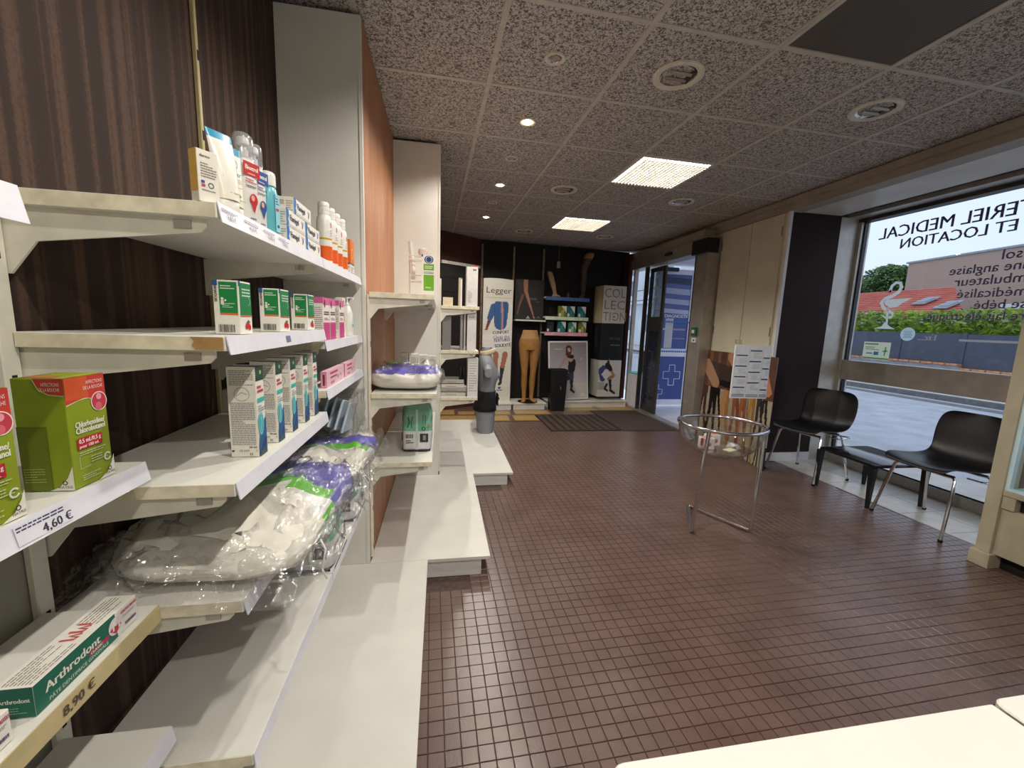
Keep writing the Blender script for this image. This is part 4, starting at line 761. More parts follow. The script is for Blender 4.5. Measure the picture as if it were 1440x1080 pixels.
# grey torso with belt and collar
t = thing('torso_mannequin', 'grey headless torso mannequin wearing a black waist belt', 'mannequin', (.49, 4.42, .106), R(90))
def body(prof, n=28, e=.85):
    rings = []
    for z, a, b, cx, cy in prof:
        sg = lambda x: math.copysign(abs(x)**e, x); rings.append([(cx+a*sg(math.cos(2*PI*i/n)), cy+b*sg(math.sin(2*PI*i/n)), z) for i in range(n)])
    return rings
TP = [(0, .14, .088, 0, .0), (.02, .145, .092, 0, 0), (.14, .155, .10, 0, .0), (.22, .165, .115, 0, .012), (.30, .158, .11, 0, .008), (.38, .135, .092, 0, -.005), (.46, .125, .086, 0, -.008), (.54, .14, .095, 0, -.012), (.61, .155, .118, 0, -.022), (.66, .16, .115, 0, -.018), (.73, .165, .092, 0, 0), (.79, .15, .078, 0, .01), (.83, .10, .065, 0, .012), (.855, .062, .058, 0, .008), (.90, .058, .056, 0, .0), (.925, .052, .05, 0, 0), (.935, .035, .033, 0, .0)]
MB().loft(body(TP)).build('body', 'mannequin_grey', t, smooth=True)
for s in (-1, 1):
    MB().loft([[(s*(.13+.055*k), .005+(.05-.006*k)*math.cos(2*PI*i/16), .71-.02*k+(.062-.008*k)*math.sin(2*PI*i/16)) for i in range(16)] for k in range(3)]).build('arm_stub', 'mannequin_grey', t, smooth=True)
    MB().loft([[(s*.066+r*math.cos(2*PI*i/14), -.115-dy, .63+r*.9*math.sin(2*PI*i/14)) for i in range(14)] for r, dy in ((.055, -.03), (.05, .0), (.034, .018), (.012, .026))]).build('bust', 'mannequin_grey', t, smooth=True)
bl = thing('waist_belt', 'black elastic waist belt fastened around the grey torso', 'belt', (.49, 4.42, .106), R(90))
MB().loft([[(x*1.05, y*1.06, z) for x, y, z in r] for r in body([(.245, .168, .118, 0, .011), (.30, .160, .112, 0, .008), (.38, .138, .094, 0, -.005), (.455, .128, .088, 0, -.008)])], cap=False).build('band', 'cloth_black', bl, smooth=True, solid=.006)
MB().box((-.05, -.135, .29), (.05, -.118, .42)).build('closure_panel', 'cloth_black', bl, bevel=.004); MB().box((-.012, -.15, .35), (.012, -.134, .375)).build('buckle', 'black_plastic', bl, bevel=.003)
nb = thing('neck_brace', 'cream foam neck brace around the grey torso neck', 'neck brace', (.49, 4.42, .106), R(90))
MB().loft([[(x, y-.01, z+.30*(-y-.0)) for x, y, z in r] for r in body([(.845, .078, .075, 0, .0), (.86, .082, .08, 0, 0), (.885, .08, .078, 0, 0), (.895, .074, .072, 0, 0)])], cap=False).build('foam_ring', 'foam_cream', nb, smooth=True, solid=.012)
# ------------------------------------------------------------------ display wall
def DY(X, off): return WL0.y+(X-WL0.x)*math.tan(WANG)-off
def KX(x, Y): return x*Y/6.2
def KZ(z, Y): return CAMZ+(z-CAMZ)*Y/6.2
def raster(name, parent, O, U, V, Nn, Wd, Hd, nu, nv, fn, mat='print', off=.0006):
    mb = MB(); O, U, V, Nn = Vector(O), Vector(U), Vector(V), Vector(Nn)
    mb.v = [tuple(O+U*(Wd*i/nu)+V*(Hd*j/nv)+Nn*off) for j in range(nv+1) for i in range(nu+1)]
    for j in range(nv):
        for i in range(nu):
            a = j*(nu+1)+i; mb.f.append([a, a+1, a+nu+2, a+nu+1]); mb.c.append(fn((i+.5)/nu, (j+.5)/nv))
    return mb.build(name, mat, parent)
def cap(u, v, x0, y0, x1, y1, r0, r1=None, asp=1):
    r1 = r0 if r1 is None else r1; dx, dy = x1-x0, (y1-y0)*asp; L2 = dx*dx+dy*dy or 1e-9
    t = max(0, min(1, ((u-x0)*dx+(v-y0)*asp*dy)/L2)); return math.hypot(u-x0-t*dx, (v-y0)*asp-t*dy) < r0+(r1-r0)*t
for X in (.60, 1.09, 1.57):
    upright(0, 0, 0, 2.33, {.60: 'slotted upright at the corner of the black display wall', 1.09: 'slotted upright between the sock banner and the black leg poster', 1.57: 'slotted upright between the leg poster and the coloured shelves'}[X], .03, 'upright_dark')
    u = [o for o in bpy.data.objects if o.name.startswith('shelf_upright')]
    u = max(u, key=lambda q: q.name) if len(u) > 1 else u[0]
    for q in [o for o in bpy.data.objects if o.name.startswith('shelf_upright') and o.location.length < .001]: q.location = (X, DY(X, .001), .12); q.rotation_euler = (0, 0, WANG-R(90))
# platforms along the wall
def wplat(label, X0, X1, Yf, top=.105):
    y0 = Yf; t = thing('wall_platform', label, 'platform', (X0, y0, 0), WANG*.6); w = X1-X0; l = DY((X0+X1)/2, .02)-Yf-abs(w*math.tan(WANG*.4))-.01
    MB().box((0, 0, top-.02), (w, l, top)).build('top', 'laminate', t, bevel=.002); MB().box((.01, .02, 0), (w-.02, l, top-.02)).build('plinth', 'white_paint', t); return t
wplat('white platform carrying the sock banner', .60, 1.075, 5.95); wplat('white platform carrying the tan leg mannequin', 1.08, 1.60, 5.98); wp = wplat('long white platform carrying poster and printed boxes', 1.66, 3.02, 6.12)
MB().box((.72, -.004, .025), (.80, .0, .06)).build('power_socket', 'white_paint', wp)
# sock banner
Y = 6.12; t = thing('sock_banner', 'tall white banner with denim shirt and black knee socks', 'banner', (KX(.614, Y), Y, .106), WANG)
bw, bh = .452, KZ(1.945, Y)-.106
pts = [(0, 0), (bw, 0), (bw, bh-.012)]+[(bw*(1-k/8), bh-.012+.012*math.sin(PI*k/8)+.006*k/8) for k in range(1, 8)]+[(0, bh-.006)]
MB().prism(pts, lambda a, b: (a, 0, b), lambda a, b: (a, .018, b), (226, 222, 208)).build('board', 'card', t)
p = PR().frame((0, 0, 0), (1, 0, 0), (0, 0, 1), (0, -1, 0)); p.text('Legger', bw*.08, bh*.885, bh*.045, (56, 54, 58), wmax=bw*.86, sx=1.6); p.rect(bw*.08, bh*.846, bw*.93, bh*.852, (206, 198, 160))
p.P([(bw*.02, bh*.545), (bw*.98, bh*.60), (bw*.98, bh*.465), (bw*.3, bh*.415), (bw*.05, bh*.415)], (238, 236, 230))
for s, v, h, c, x in (('CONFORT', .555, .024, (52, 50, 58), .34), ('Choix des', .518, .024, (150, 152, 170), .36), ('TEXTURES', .492, .024, (72, 80, 130), .38), ('SOLIDITÉ', .448, .026, (46, 46, 56), .42)): p.text(s, bw*x, bh*v, bh*h, c, wmax=bw*.56, bold=.008, rot=R(5))
p.P([(bw*.56, bh*.115), (bw*.62, bh*.10), (bw*.68, bh*.115), (bw*.64, bh*.125), (bw*.62, bh*.118), (bw*.60, bh*.125)], (64, 90, 150)); p.rect(bw*.52, bh*.09, bw*.72, bh*.097, (64, 90, 150)); p.stroke([(bw*.1, bh*.055), (bw*.5, bh*.04), (bw*.95, bh*.06)], .004, (196, 192, 182))
p.build('lettering', 'print', t)
SK, DEN, SOC = (176, 116, 92), (58, 98, 150), (50, 50, 60)
def banner_fn(u, v):
    if v < .60:
        for x0, y0, x1, y1, a, b, c in ((.46, .40, .47, .30, .10, .075, SK), (.80, .40, .72, .30, .10, .075, SK), (.47, .30, .44, .20, .075, .055, SOC), (.72, .30, .66, .18, .08, .055, SOC), (.44, .18, .36, .165, .06, .05, SOC), (.66, .16, .62, .145, .055, .05, SOC)):
            if v < .43 and cap(u, v, x0, y0, x1, y1, a, b, 4): return c
    else:
        if cap(u, v, .62, .80, .60, .66, .26, .22, 4):
            return (196, 140, 130) if abs(u-.66+.12*(v-.7)) < .035 else tuple(int(q*(.86+.22*((i := int(u*40)) % 3)/2)) for q in DEN)
        if cap(u, v, .36, .79, .22, .70, .13, .09, 4): return DEN
        if cap(u, v, .22, .69, .14, .63, .06, .045, 4): return (120, 66, 50)
        if cap(u, v, .14, .62, .06, .585, .045, .04, 4): return (150, 92, 72)
    return (230, 227, 216)
raster('photo', t, (bw*.02, 0, bh*.12), (1, 0, 0), (0, 0, 1), (0, -1, 0), bw*.96, bh*.70, 46, 150, lambda u, v: banner_fn(u, .12+v*.72), off=.0002)
# black leg poster on its white shelf
Y = 6.27; wsx = thing('wall_shelf', 'short white shelf under the black leg poster', 'shelf', (KX(1.10, Y), Y-.06, KZ(1.356, Y)), WANG)
MB().box((0, 0, -.022), (.485, .16, 0)).build('board', 'laminate', wsx, bevel=.001)
t = thing('leg_poster', 'black poster board with one striding leg in sheer tights', 'poster', (KX(1.09, Y), Y, KZ(1.356, Y)+.001), WANG); pw, ph = .462, .60
MB().box((0, 0, 0), (pw, .02, ph), (44, 43, 44)).build('board', 'card', t)
def legp(u, v):
    if cap(u, v, .36, 1.0, .36, .72, .075, .065, 1.3) or cap(u, v, .36, .74, .55, .32, .062, .03, 1.3) or cap(u, v, .55, .34, .66, .09, .032, .018, 1.3) or cap(u, v, .66, .08, .70, .045, .02, .02, 1.3): return (176, 124, 96)
    if cap(u, v, .26, .60, .14, .30, .05, .025, 1.3) or cap(u, v, .14, .3, .10, .14, .025, .018, 1.3): return (128, 84, 66)
    if cap(u, v, .2, .9, .24, .68, .13, .10, 1.3): return (58, 54, 54)
    return (46, 45, 46)
raster('photo', t, (0, 0, 0), (1, 0, 0), (0, 0, 1), (0, -1, 0), pw, ph, 60, 74, legp)
p = PR().frame((0, -.0004, 0), (1, 0, 0), (0, 0, 1), (0, -1, 0)); p.text('VERTIGE', pw*.40, ph*.50, ph*.05, (150, 146, 146), wmax=pw*.5); p.rect(pw*.72, ph*.455, pw*.88, ph*.462, (130, 126, 126)); p.P([(pw*.42, ph*.05), (pw*.47, ph*.10), (pw*.52, ph*.05)], (200, 198, 198)); p.rect(pw*.40, ph*.025, pw*.54, ph*.04, (200, 198, 198)); p.stroke([(pw*.78, ph*.04), (pw*.83, ph*.09), (pw*.88, ph*.04)], .006, (170, 168, 168)); p.build('lettering', 'print', t)
# tan legs mannequin
t = thing('leg_mannequin', 'tan half-body leg mannequin in sheer tights on a black disc', 'mannequin', (KX(1.345, 6.12), 6.12, .106), WANG-R(8))
MB().lathe([(.155, 0), (.155, .006), (.14, .01)], 30).build('base_disc', 'black_plastic', t, smooth=True)
def ell(cx, cy, z, a, b, n=24): return [(cx+a*math.cos(2*PI*i/n), cy+b*math.sin(2*PI*i/n), z) for i in range(n)]
for s in (-1, 1):
    L = [(s*.055, .01, .055, .034, .042), (s*.058, .012, .09, .032, .036), (s*.06, .016, .16, .035, .042), (s*.062, .02, .27, .046, .056), (s*.064, .012, .36, .046, .054), (s*.066, -.005, .45, .046, .05), (s*.068, -.008, .50, .05, .052), (s*.072, .0, .60, .062, .066), (s*.076, .005, .72, .075, .08), (s*.078, .01, .80, .08, .09), (s*.075, .01, .86, .085, .10)]
    MB().loft([ell(*q) for q in L]).build('leg', 'nylon_tan', t, smooth=True)
    MB().loft([[(s*(.055+.012*k)+r*math.cos(2*PI*i/16), .015-.045*k, .012+h*(.5+.5*math.sin(2*PI*i/16))) for i in range(16)] for k, r, h in ((-.6, .02, .03), (0, .03, .055), (1, .036, .045), (2, .038, .03), (3, .03, .022), (3.5, .014, .014))]).build('foot', 'nylon_tan', t, smooth=True)
MB().loft([ell(0, .01, .80, .15, .105), ell(0, .012, .86, .165, .112), ell(0, .012, .92, .162, .112), ell(0, .008, .97, .148, .10)]).build('panty', 'nylon_tan', t, smooth=True)
MB().loft([ell(0, .008, .969, .147, .099), ell(0, .004, 1.03, .125, .085), ell(0, 0, 1.09, .112, .078), ell(0, 0, 1.095, .10, .07)]).build('waist', 'mannequin_skin', t, smooth=True)
# coloured shelves with boxes
Y = 6.24
for nm, z, mt, lb in (('blue', 1.715, 'shelf_blue', 'blue edged shelf carrying the two stocking legs'), ('green', 1.418, 'shelf_green', 'pale green edged shelf with three small boxes'), ('pink', 1.178, 'shelf_pink', 'pink edged shelf with four small boxes')):
    t = thing('wall_shelf', lb, 'shelf', (KX(1.57, Y), Y, KZ(z, Y)), WANG)
    MB().box((0, .002, -.022), (.725, DY(1.6, .01)-Y, 0)).build('board', 'laminate', t); MB().box((0, -.004, -.05), (.725, .002, .002)).build('edge_strip', mt, t, bevel=.001)
def small_box(xa, xb, yt, yb, zsh, cols, lb):
    a, b = aty(xa, yb, Y+.04), aty(xb, yb, Y+.04); top = aty(xa, yt, Y+.04); zs = KZ(zsh, Y)+.0005
    carton('tights_box', lb, 'box', ((a.x+b.x)/2, Y+.07+(a.x-1.57)*math.tan(WANG), zs), WANG, b.x-a.x-.006, .05, top.z-zs, cols[0], {'F': lambda p, W, H: (p.P([(W*.35, H), (W, H), (W, H*.35)], cols[1]), p.stroke([(W*.3, H*.05), (W*.45, H*.6)], W*.1, cols[2]), p.stroke([(W*.55, H*.05), (W*.6, H*.65)], W*.1, cols[2]), p.disc(W*.15, H*.2, W*.16, (236, 220, 214), 10, 1.4))}, 'small tights boxes')
TE, OL, MI = (34, 110, 116), (120, 130, 40), (60, 140, 110)
for a in ((785.5, 797.5, 430, 444.5, 1.418, (OL, (236, 234, 226), (206, 196, 130)), 'olive tights box on the green edged shelf'), (798, 809.5, 430.5, 445, 1.418, (TE, (236, 234, 226), (70, 150, 160)), 'teal tights box next to the olive one on the green edged shelf'), (814, 825.5, 431, 446, 1.418, (TE, (236, 234, 226), (70, 150, 160)), 'teal tights box standing alone on the green edged shelf'),
          (768.5, 778.5, 452, 467, 1.178, ((30, 29, 31), (44, 44, 46), (70, 70, 72)), 'black tights box on the pink edged shelf'), (784, 796, 452, 467, 1.178, (TE, (236, 234, 226), (70, 150, 160)), 'teal tights box on the pink edged shelf'), (800, 811.5, 453, 468, 1.178, (MI, (220, 232, 220), (206, 226, 190)), 'mint tights box on the pink edged shelf'), (814.5, 826, 453, 468.5, 1.178, (OL, (236, 234, 226), (216, 206, 130)), 'olive tights box on the pink edged shelf')): small_box(*a)
zb = KZ(1.715, Y)
t = thing('stocking_display', 'beige stocking lower leg with foot standing on the blue edged shelf', 'mannequin', (KX(1.71, Y+.1), Y+.12, zb+.001), WANG)
MB().loft([ell(0, 0, .05, .03, .034, 18), ell(-.01, 0, .10, .03, .034, 18), ell(-.04, 0, .20, .044, .046, 18), ell(-.075, 0, .30, .046, .05, 18), ell(-.10, 0, .37, .044, .048, 18), ell(-.105, 0, .385, .03, .03, 18)]).build('calf', 'nylon_beige', t, smooth=True)
MB().loft([[(-.03+.03*k, r*math.cos(2*PI*i/14), .002+h*(.5+.5*math.sin(2*PI*i/14))) for i in range(14)] for k, r, h in ((-.4, .015, .03), (.3, .03, .06), (1.4, .034, .062), (2.6, .034, .04), (3.6, .028, .028), (4.1, .012, .016))]).build('foot', 'nylon_beige', t, smooth=True)
t = thing('stocking_display', 'long dark stocking leg with bare tan thigh top standing on the blue edged shelf', 'mannequin', (KX(2.15, Y+.14), Y+.13, zb+.001), WANG)
MB().loft([ell(0, 0, .045, .03, .036, 18), ell(0, 0, .10, .03, .036, 18), ell(-.005, 0, .22, .046, .05, 18), ell(.0, 0, .34, .046, .05, 18), ell(-.01, 0, .42, .05, .055, 18), ell(.01, 0, .52, .062, .066, 18), ell(.045, 0, .61, .07, .072, 18)]).build('stocking', 'nylon_dark', t, smooth=True)
MB().loft([ell(.045, 0, .611, .069, .071, 18), ell(.075, 0, .67, .072, .074, 18), ell(.085, 0, .70, .05, .05, 18)]).build('thigh', 'mannequin_skin', t, smooth=True)
MB().loft([[(-.03-.0*k+r*math.cos(2*PI*i/14), .03-.035*k, .002+h*(.5+.5*math.sin(2*PI*i/14))) for i in range(14)] for k, r, h in ((0, .02, .04), (1, .03, .055), (2.2, .03, .04), (3.2, .024, .024), (3.6, .01, .012))]).build('foot', 'nylon_dark', t, smooth=True)
t = thing('stocking_toe', 'small dark stocking toe form between the two stocking legs', 'mannequin', (KX(1.92, Y+.1), Y+.11, zb+.001), WANG); MB().lathe([(.022, 0), (.026, .02), (.02, .06), (.008, .085), (.001, .088)], 16).build('toe', 'nylon_dark', t, smooth=True)
t = thing('hanging_tag', 'small grey tag hanging from a thin cord at the ceiling', 'tag', (KX(1.74, 6.3), 6.3, 2.515)); MB().tube([(0, 0, 0), (0, 0, -.26)], .0015, 5).build('cord', 'alu', t); MB().box((-.028, -.006, -.36), (.028, .006, -.26)).build('tag', 'grey_panel', t, bevel=.004)
# large leaning poster of a dancer
t = thing('dancer_poster', 'large white framed poster of a dancing woman in black lingerie and stockings', 'poster', (KX(1.70, 6.17), 6.19, .107), WANG); t.rotation_euler = (R(-6), R(-1.5), WANG); pw, ph = .675, .935
MB().box((0, 0, 0), (pw, .022, ph), (232, 228, 224)).build('frame_board', 'card', t, bevel=.002)
def dancer(u, v):
    a = 1.38; C = lambda *q: cap(u, v, *q, a)
    if C(.515, .875, .525, .85, .036, .03): return (206, 160, 140)
    if C(.51, .89, .50, .80, .085, .075): return (84, 48, 38)
    if C(.52, .755, .60, .745, .05, .05): return (22, 20, 24)
    if C(.56, .77, .56, .70, .075, .065): return (196, 150, 132)
    if C(.60, .64, .58, .52, .10, .095): return (24, 22, 26)
    if C(.46, .76, .33, .62, .03, .022) or C(.33, .62, .24, .53, .022, .018): return (190, 140, 122)
    if C(.70, .62, .66, .55, .03, .02): return (190, 140, 122)
    if C(.57, .50, .58, .36, .07, .055): return (62, 56, 62)
    if C(.58, .36, .57, .17, .052, .03) or C(.56, .15, .64, .10, .035, .025): return (34, 32, 38)
    if C(.52, .42, .50, .36, .055, .05) or C(.50, .36, .30, .31, .045, .028): return (50, 46, 52)
    g = 1-.32*abs(v-.32)/.7; return (int(186*g+12), int(178*g+10), int(186*g+10)) if v > .28 else (206, 198, 194)
raster('photo', t, (.022, 0, .028), (1, 0, 0), (0, 0, 1), (0, -1, 0), pw-.044, ph-.05, 72, 100, dancer)
p = PR().frame((0, -.0008, 0), (1, 0, 0), (0, 0, 1), (0, -1, 0)); p.P([(pw*.80, ph*.09), (pw*.85, ph*.075), (pw*.90, ph*.09), (pw*.85, ph*.10)], WH); p.rect(pw*.77, ph*.055, pw*.93, ph*.066, WH); p.text('n', pw*.80, ph*.68, ph*.05, (206, 200, 190), bold=.01); p.lines(pw*.15, ph*.86, pw*.35, ph*.88, 1, (220, 216, 214), .5, 3); p.build('lettering', 'print', t)
# waste bin
t = thing('waste_bin', 'tall black tapered waste bin in front of the dancer poster', 'bin', (1.755, 6.0, 0), 0); n = 4
def rr(w, d, z, r=.03):
    out = []
    for cx, cy, a0 in ((w/2-r, d/2-r, 0), (-w/2+r, d/2-r, 90), (-w/2+r, -d/2+r, 180), (w/2-r, -d/2+r, 270)):
        for k in range(4): a = R(a0+30*k); out.append((cx+r*math.cos(a), cy+r*math.sin(a), z))
    return out
MB().loft([rr(.22, .2, 0), rr(.27, .24, .60), rr(.28, .25, .605), rr(.28, .25, .63), rr(.255, .225, .63), rr(.25, .22, .60), rr(.2, .18, .02)]).build('bin_body', 'black_plastic', t, smooth=True); MB().box((.02, -.114, .33), (.028, -.112, .38)).build('emblem', 'alu', t)
# printed box stack
for nm, z0, z1, c, lb in (('c', 1.347, 1.925, (228, 222, 208), 'white box with large gold lettering on top of the box stack'), ('b', .763, 1.345, (28, 27, 29), 'black printed box in the middle of the box stack'), ('w', .172, .762, (224, 222, 216), 'white box with seated man in black socks at the bottom of the stack')):
    Yb = 6.235; a, b = KZ(z0, Yb), KZ(z1, Yb); a = max(a, .106)
    def F(p, W, H, nm=nm):
        if nm == 'c':
            p.rect(0, 0, W*1, H, (224, 222, 220))
            for s, v in (('COL', .69), ('LEC', .375), ('TION', .06)): p.text(s, W*.03, H*v, H*.235, (176, 136, 78), wmax=W*1.02 if s == 'TION' else W*.94, sx=1.15)
            p.disc(W*.52, H*.18, W*.1, (226, 224, 222), 14); p.P([(W*.46, H*.16), (W*.52, H*.21), (W*.58, H*.16)], (90, 86, 84))
        elif nm == 'b':
            p.text('VERTIGE', W*.36, H*.56, H*.06, (110, 108, 110), wmax=W*.5); p.lines(W*.46, H*.40, W*.86, H*.44, 1, (120, 118, 120), .8, 3); p.P([(W*.40, H*.02), (W*.44, H*.07), (W*.48, H*.02)], (110, 108, 110)); p.P([(W*.72, H*.03), (W*.76, H*.07), (W*.80, H*.03)], (70, 68, 70))
    def Ls(p, W, H, nm=nm):
        if nm == 'c': p.rect(0, 0, W, H, (190, 170, 130)); p.rect(W*.1, 0, W*.9, H, (206, 190, 156))
        elif nm == 'b': p.text('VERTIGE', W*.6, H*.3, W*.2, (90, 88, 90), rot=Q)
        else: p.rect(0, 0, W, H, (196, 194, 184)); p.lines(W*.3, H*.3, W*.6, H*.9, 6, (170, 168, 160), .3, 2)
    o = carton('display_box', lb, 'box', ((KX(2.475, Yb)+KX(2.855, Yb))/2, Yb+.165+(.02 if nm != 'w' else 0)*0, a+.001), WANG*.6, .39, .33, b-a-.002, c, {'F': F, 'L': Ls})
    if nm == 'w':
        def man(u, v):
            A = 1.5; C = lambda *q: cap(u, v, *q, A)
            if abs(u-.32)*.9+abs(v-.62)*1.1 < .17: return (226, 224, 222)
            if C(.40, .97, .42, .93, .05, .045): return (60, 48, 44)
            if C(.38, .88, .52, .76, .11, .09): return (34, 32, 36)
            if C(.50, .84, .62, .66, .06, .05) or C(.62, .66, .72, .58, .05, .04): return (182, 134, 114)
            if C(.64, .56, .46, .50, .07, .06): return (168, 120, 102)
            if C(.52, .50, .58, .24, .07, .05) or C(.40, .34, .33, .24, .055, .05) or C(.58, .18, .76, .10, .06, .045) or C(.33, .22, .44, .17, .05, .04): return (34, 34, 40)
            if C(.12, .72, .2, .5, .14, .12) or C(.2, .8, .5, .8, .1, .05): return (66, 74, 130)
            if u < .3 and v < .4 and v > .2: return (176, 174, 176)
            return (216, 214, 210)
        raster('photo', o, (-.195, -.165, 0), (1, 0, 0), (0, 0, 1), (0, -1, 0), .39, b-a-.004, 48, 70, man)

# ------------------------------------------------------------------ sliding door, vestibule
dr = thing('door_1', None, None, (3.05, 0, 0)); dr['kind'] = 'structure'
B = lambda nm, a, b, m, par=dr, bv=.002: MB().box(a, b).build(nm, m, par, bevel=bv)
B('header', (-.03, 4.47, 2.2), (.16, 6.64, 2.36), 'alu'); B('header_panel', (0, 4.6, 2.36), (.15, 6.64, 2.465), 'cornice'); B('post', (-.015, 4.47, 0), (.15, 4.70, 2.2), 'alu'); B('post_strip', (-.02, 4.70, 0), (.12, 4.715, 2.2), 'steel_dark')
B('motor_cover', (-.05, 4.455, 2.18), (.1, 4.755, 2.345), 'black_plastic'); B('track', (-.03, 4.715, 0), (.1, 6.35, .025), 'alu'); B('stile', (0, 6.33, 0), (.06, 6.38, 2.2), 'alu_light'); B('stile', (0, 5.97, 0), (.06, 6.0, 2.2), 'alu_dark')
B('sill_panel', (.01, 6.0, .025), (.05, 6.33, .56), 'door_white'); B('sill_cap', (.0, 6.0, .56), (.07, 6.33, .58), pm('turquoise', '#6fd0cf', .4)); MB().box((.028, 6.0, .58), (.034, 6.33, 2.2)).build('pane', 'glass', dr)
MB().lathe([(.001, -.08), (.02, -.075), (.024, 0), (.02, .075), (.001, .08)], 12).build('motion_sensor', 'black_plastic', dr, loc=(-.04, 5.3, 2.285), rot=(R(90), 0, 0), smooth=True)
lf = thing('door_leaf', None, None); lf.parent = dr
for a, b, m in (((.07, 5.53, .03), (.1, 5.60, 2.18), 'alu_dark'), ((.07, 5.90, .03), (.1, 5.965, 2.18), 'alu_dark'), ((.07, 5.6, 1.25), (.1, 5.9, 1.46), 'alu_dark'), ((.07, 5.6, 2.12), (.1, 5.9, 2.18), 'alu_dark'), ((.07, 5.6, .03), (.1, 5.9, .12), 'alu_dark')): MB().box(a, b).build('leaf_frame', m, dr, bevel=.003)
bpy.data.objects.remove(lf)
for z0, z1, m in ((.12, 1.25, 'blue_dark'), (1.46, 2.12, 'tint_glass')):
    if m == 'blue_dark' and 'blue_dark' not in M: pm('blue_dark', '#2d3040', .2, var=.08)
    MB().box((.082, 5.6, z0), (.088, 5.9, z1)).build('leaf_pane', m, dr)
p = PR().frame((.081, 5.9, 0), (0, -1, 0), (0, 0, 1), (-1, 0, 0))
for k in range(3): p.lines(.08, 2.02-.15*k, .22, 2.07-.15*k, 1, (230, 232, 240), .9, k)
p.text('ph', .10, 1.57, .055, (230, 232, 240), bold=.02)
for zc, w in ((.85, .1), (.45, .1)): p.stroke([(.05, zc-.16), (.16, zc-.16), (.16, zc+.1), (.05, zc+.1)], .006, (120, 124, 140))
p.build('printed_film', 'print', dr)
# vestibule beyond the door with a blue glazed white door
vs = S('wall_vestibule', (4.08, 6.22, 0), (4.5, 6.32, 2.4), 'door_white'); S('ceiling_vestibule', (3.15, 4.62, 2.3), (4.5, 6.33, 2.36), 'door_white')
d2 = thing('door_2', None, None, (3.50, 6.25, 0)); d2['kind'] = 'structure'
for a, b in (((-.11, -.02, 0), (-.0, .05, 2.3)), ((0, 0, .03), (.045, .04, 2.24)), ((.5, 0, .03), (.56, .04, 2.24)), ((.045, 0, 2.16), (.5, .04, 2.24)), ((.045, 0, .03), (.5, .04, .12)), ((.045, 0, .84), (.5, .04, .97)), ((.56, -.02, 0), (.6, .05, 2.3))): MB().box(a, b).build('door_frame', 'door_white', d2, bevel=.004)
for z0, z1 in ((.12, .84), (.97, 2.16)): MB().box((.045, .014, z0), (.5, .026, z1)).build('pane', 'blue_film', d2)
p = PR().frame((.045, .014, 0), (1, 0, 0), (0, 0, 1), (0, -1, 0))
for z0, z1, c in ((2.02, 2.10, (54, 58, 96)), (1.86, 1.93, (176, 178, 206)), (1.70, 1.76, (176, 178, 206)), (1.55, 1.60, (190, 192, 216))): p.P([(0, z0), (.455, z0-.02), (.455, z1+.0), (0, z1+.02)], c)
p.text('DIAGNOSTIC', .25, 1.475, .05, (232, 232, 244), 'c', wmax=.46, bold=.02); p.rect(.06, .98, .20, 1.46, (206, 204, 206)); p.rect(0, 1.27, .06, 1.30, (206, 198, 196)); p.rect(.2, 1.27, .42, 1.30, (150, 150, 180)); p.rect(.2, 1.13, .42, 1.145, (150, 150, 180))
cr = [(-.05, -.17), (.05, -.17), (.05, -.06), (.15, -.06), (.15, .06), (.05, .06), (.05, .17), (-.05, .17), (-.05, .06), (-.15, .06), (-.15, -.06), (-.05, -.06), (-.05, -.17)]
p.stroke([(.25+x, .53+y) for x, y in cr], .012, (226, 226, 242)); p.stroke([(x*.7, .25+y*.7) for x, y in cr[1:7]], .010, (226, 226, 242)); p.build('printed_film', 'print', d2)
p = PR().frame((0, -.001, 0), (1, 0, 0), (0, 0, 1), (0, -1, 0))
for z in (1.405, .925):
    for k in range(15): p.disc(.01+k*.038, z, .016, (50, 130, 206), 10)
p.build('safety_dots', 'print', d2)
o = MB().box((3.3, 6.14, 2.19), (3.7, 6.2, 2.25)).build('inner_sensor', 'black_plastic', bevel=.01); props(o, 'black sensor bar under the vestibule ceiling above the blue door', 'sensor')
t = thing('exit_button', 'green framed door release button on the door post', 'button', (3.034, 4.575, 1.27)); MB().box((-.03, -.045, -.05), (0, .045, .05)).build('housing', pm('green_plastic', '#1f6b45', .4), t, bevel=.004); MB().box((-.033, -.025, -.02), (-.03, .025, .02)).build('press_plate', 'white_paint', t)
t = thing('key_switch', 'small white key switch below the green door release button', 'switch', (3.034, 4.575, 1.165)); MB().box((-.02, -.045, -.03), (0, .045, .03)).build('housing', 'white_paint', t, bevel=.004); MB().lathe([(.010, 0), (.010, .006), (.008, .008)], 12).build('keyhole', 'black_plastic', t, loc=(-.02, -.015, 0), rot=(0, R(-90), 0))
o = MB().box((3.16, 6.05, .581), (3.26, 6.28, .93)).build('black_speaker', 'black_plastic', bevel=.01); o.location = (.06, .05, 0); props(o, 'black upright box behind the narrow glass beside the sliding door', 'speaker')
tb = thing('turquoise_stand', 'turquoise topped stand behind the narrow glass beside the sliding door', 'stand', (3.16, 6.05, 0)); MB().box((0, 0, .55), (.22, .32, .579)).build('top', 'turquoise', tb, bevel=.003); MB().box((.02, .02, 0), (.2, .3, .55)).build('body', 'door_white', tb)
struct(MB().box((2.985, 6.42, .106), (3.045, 6.64, 2.46)).build('trim_7', 'brown_wall'))
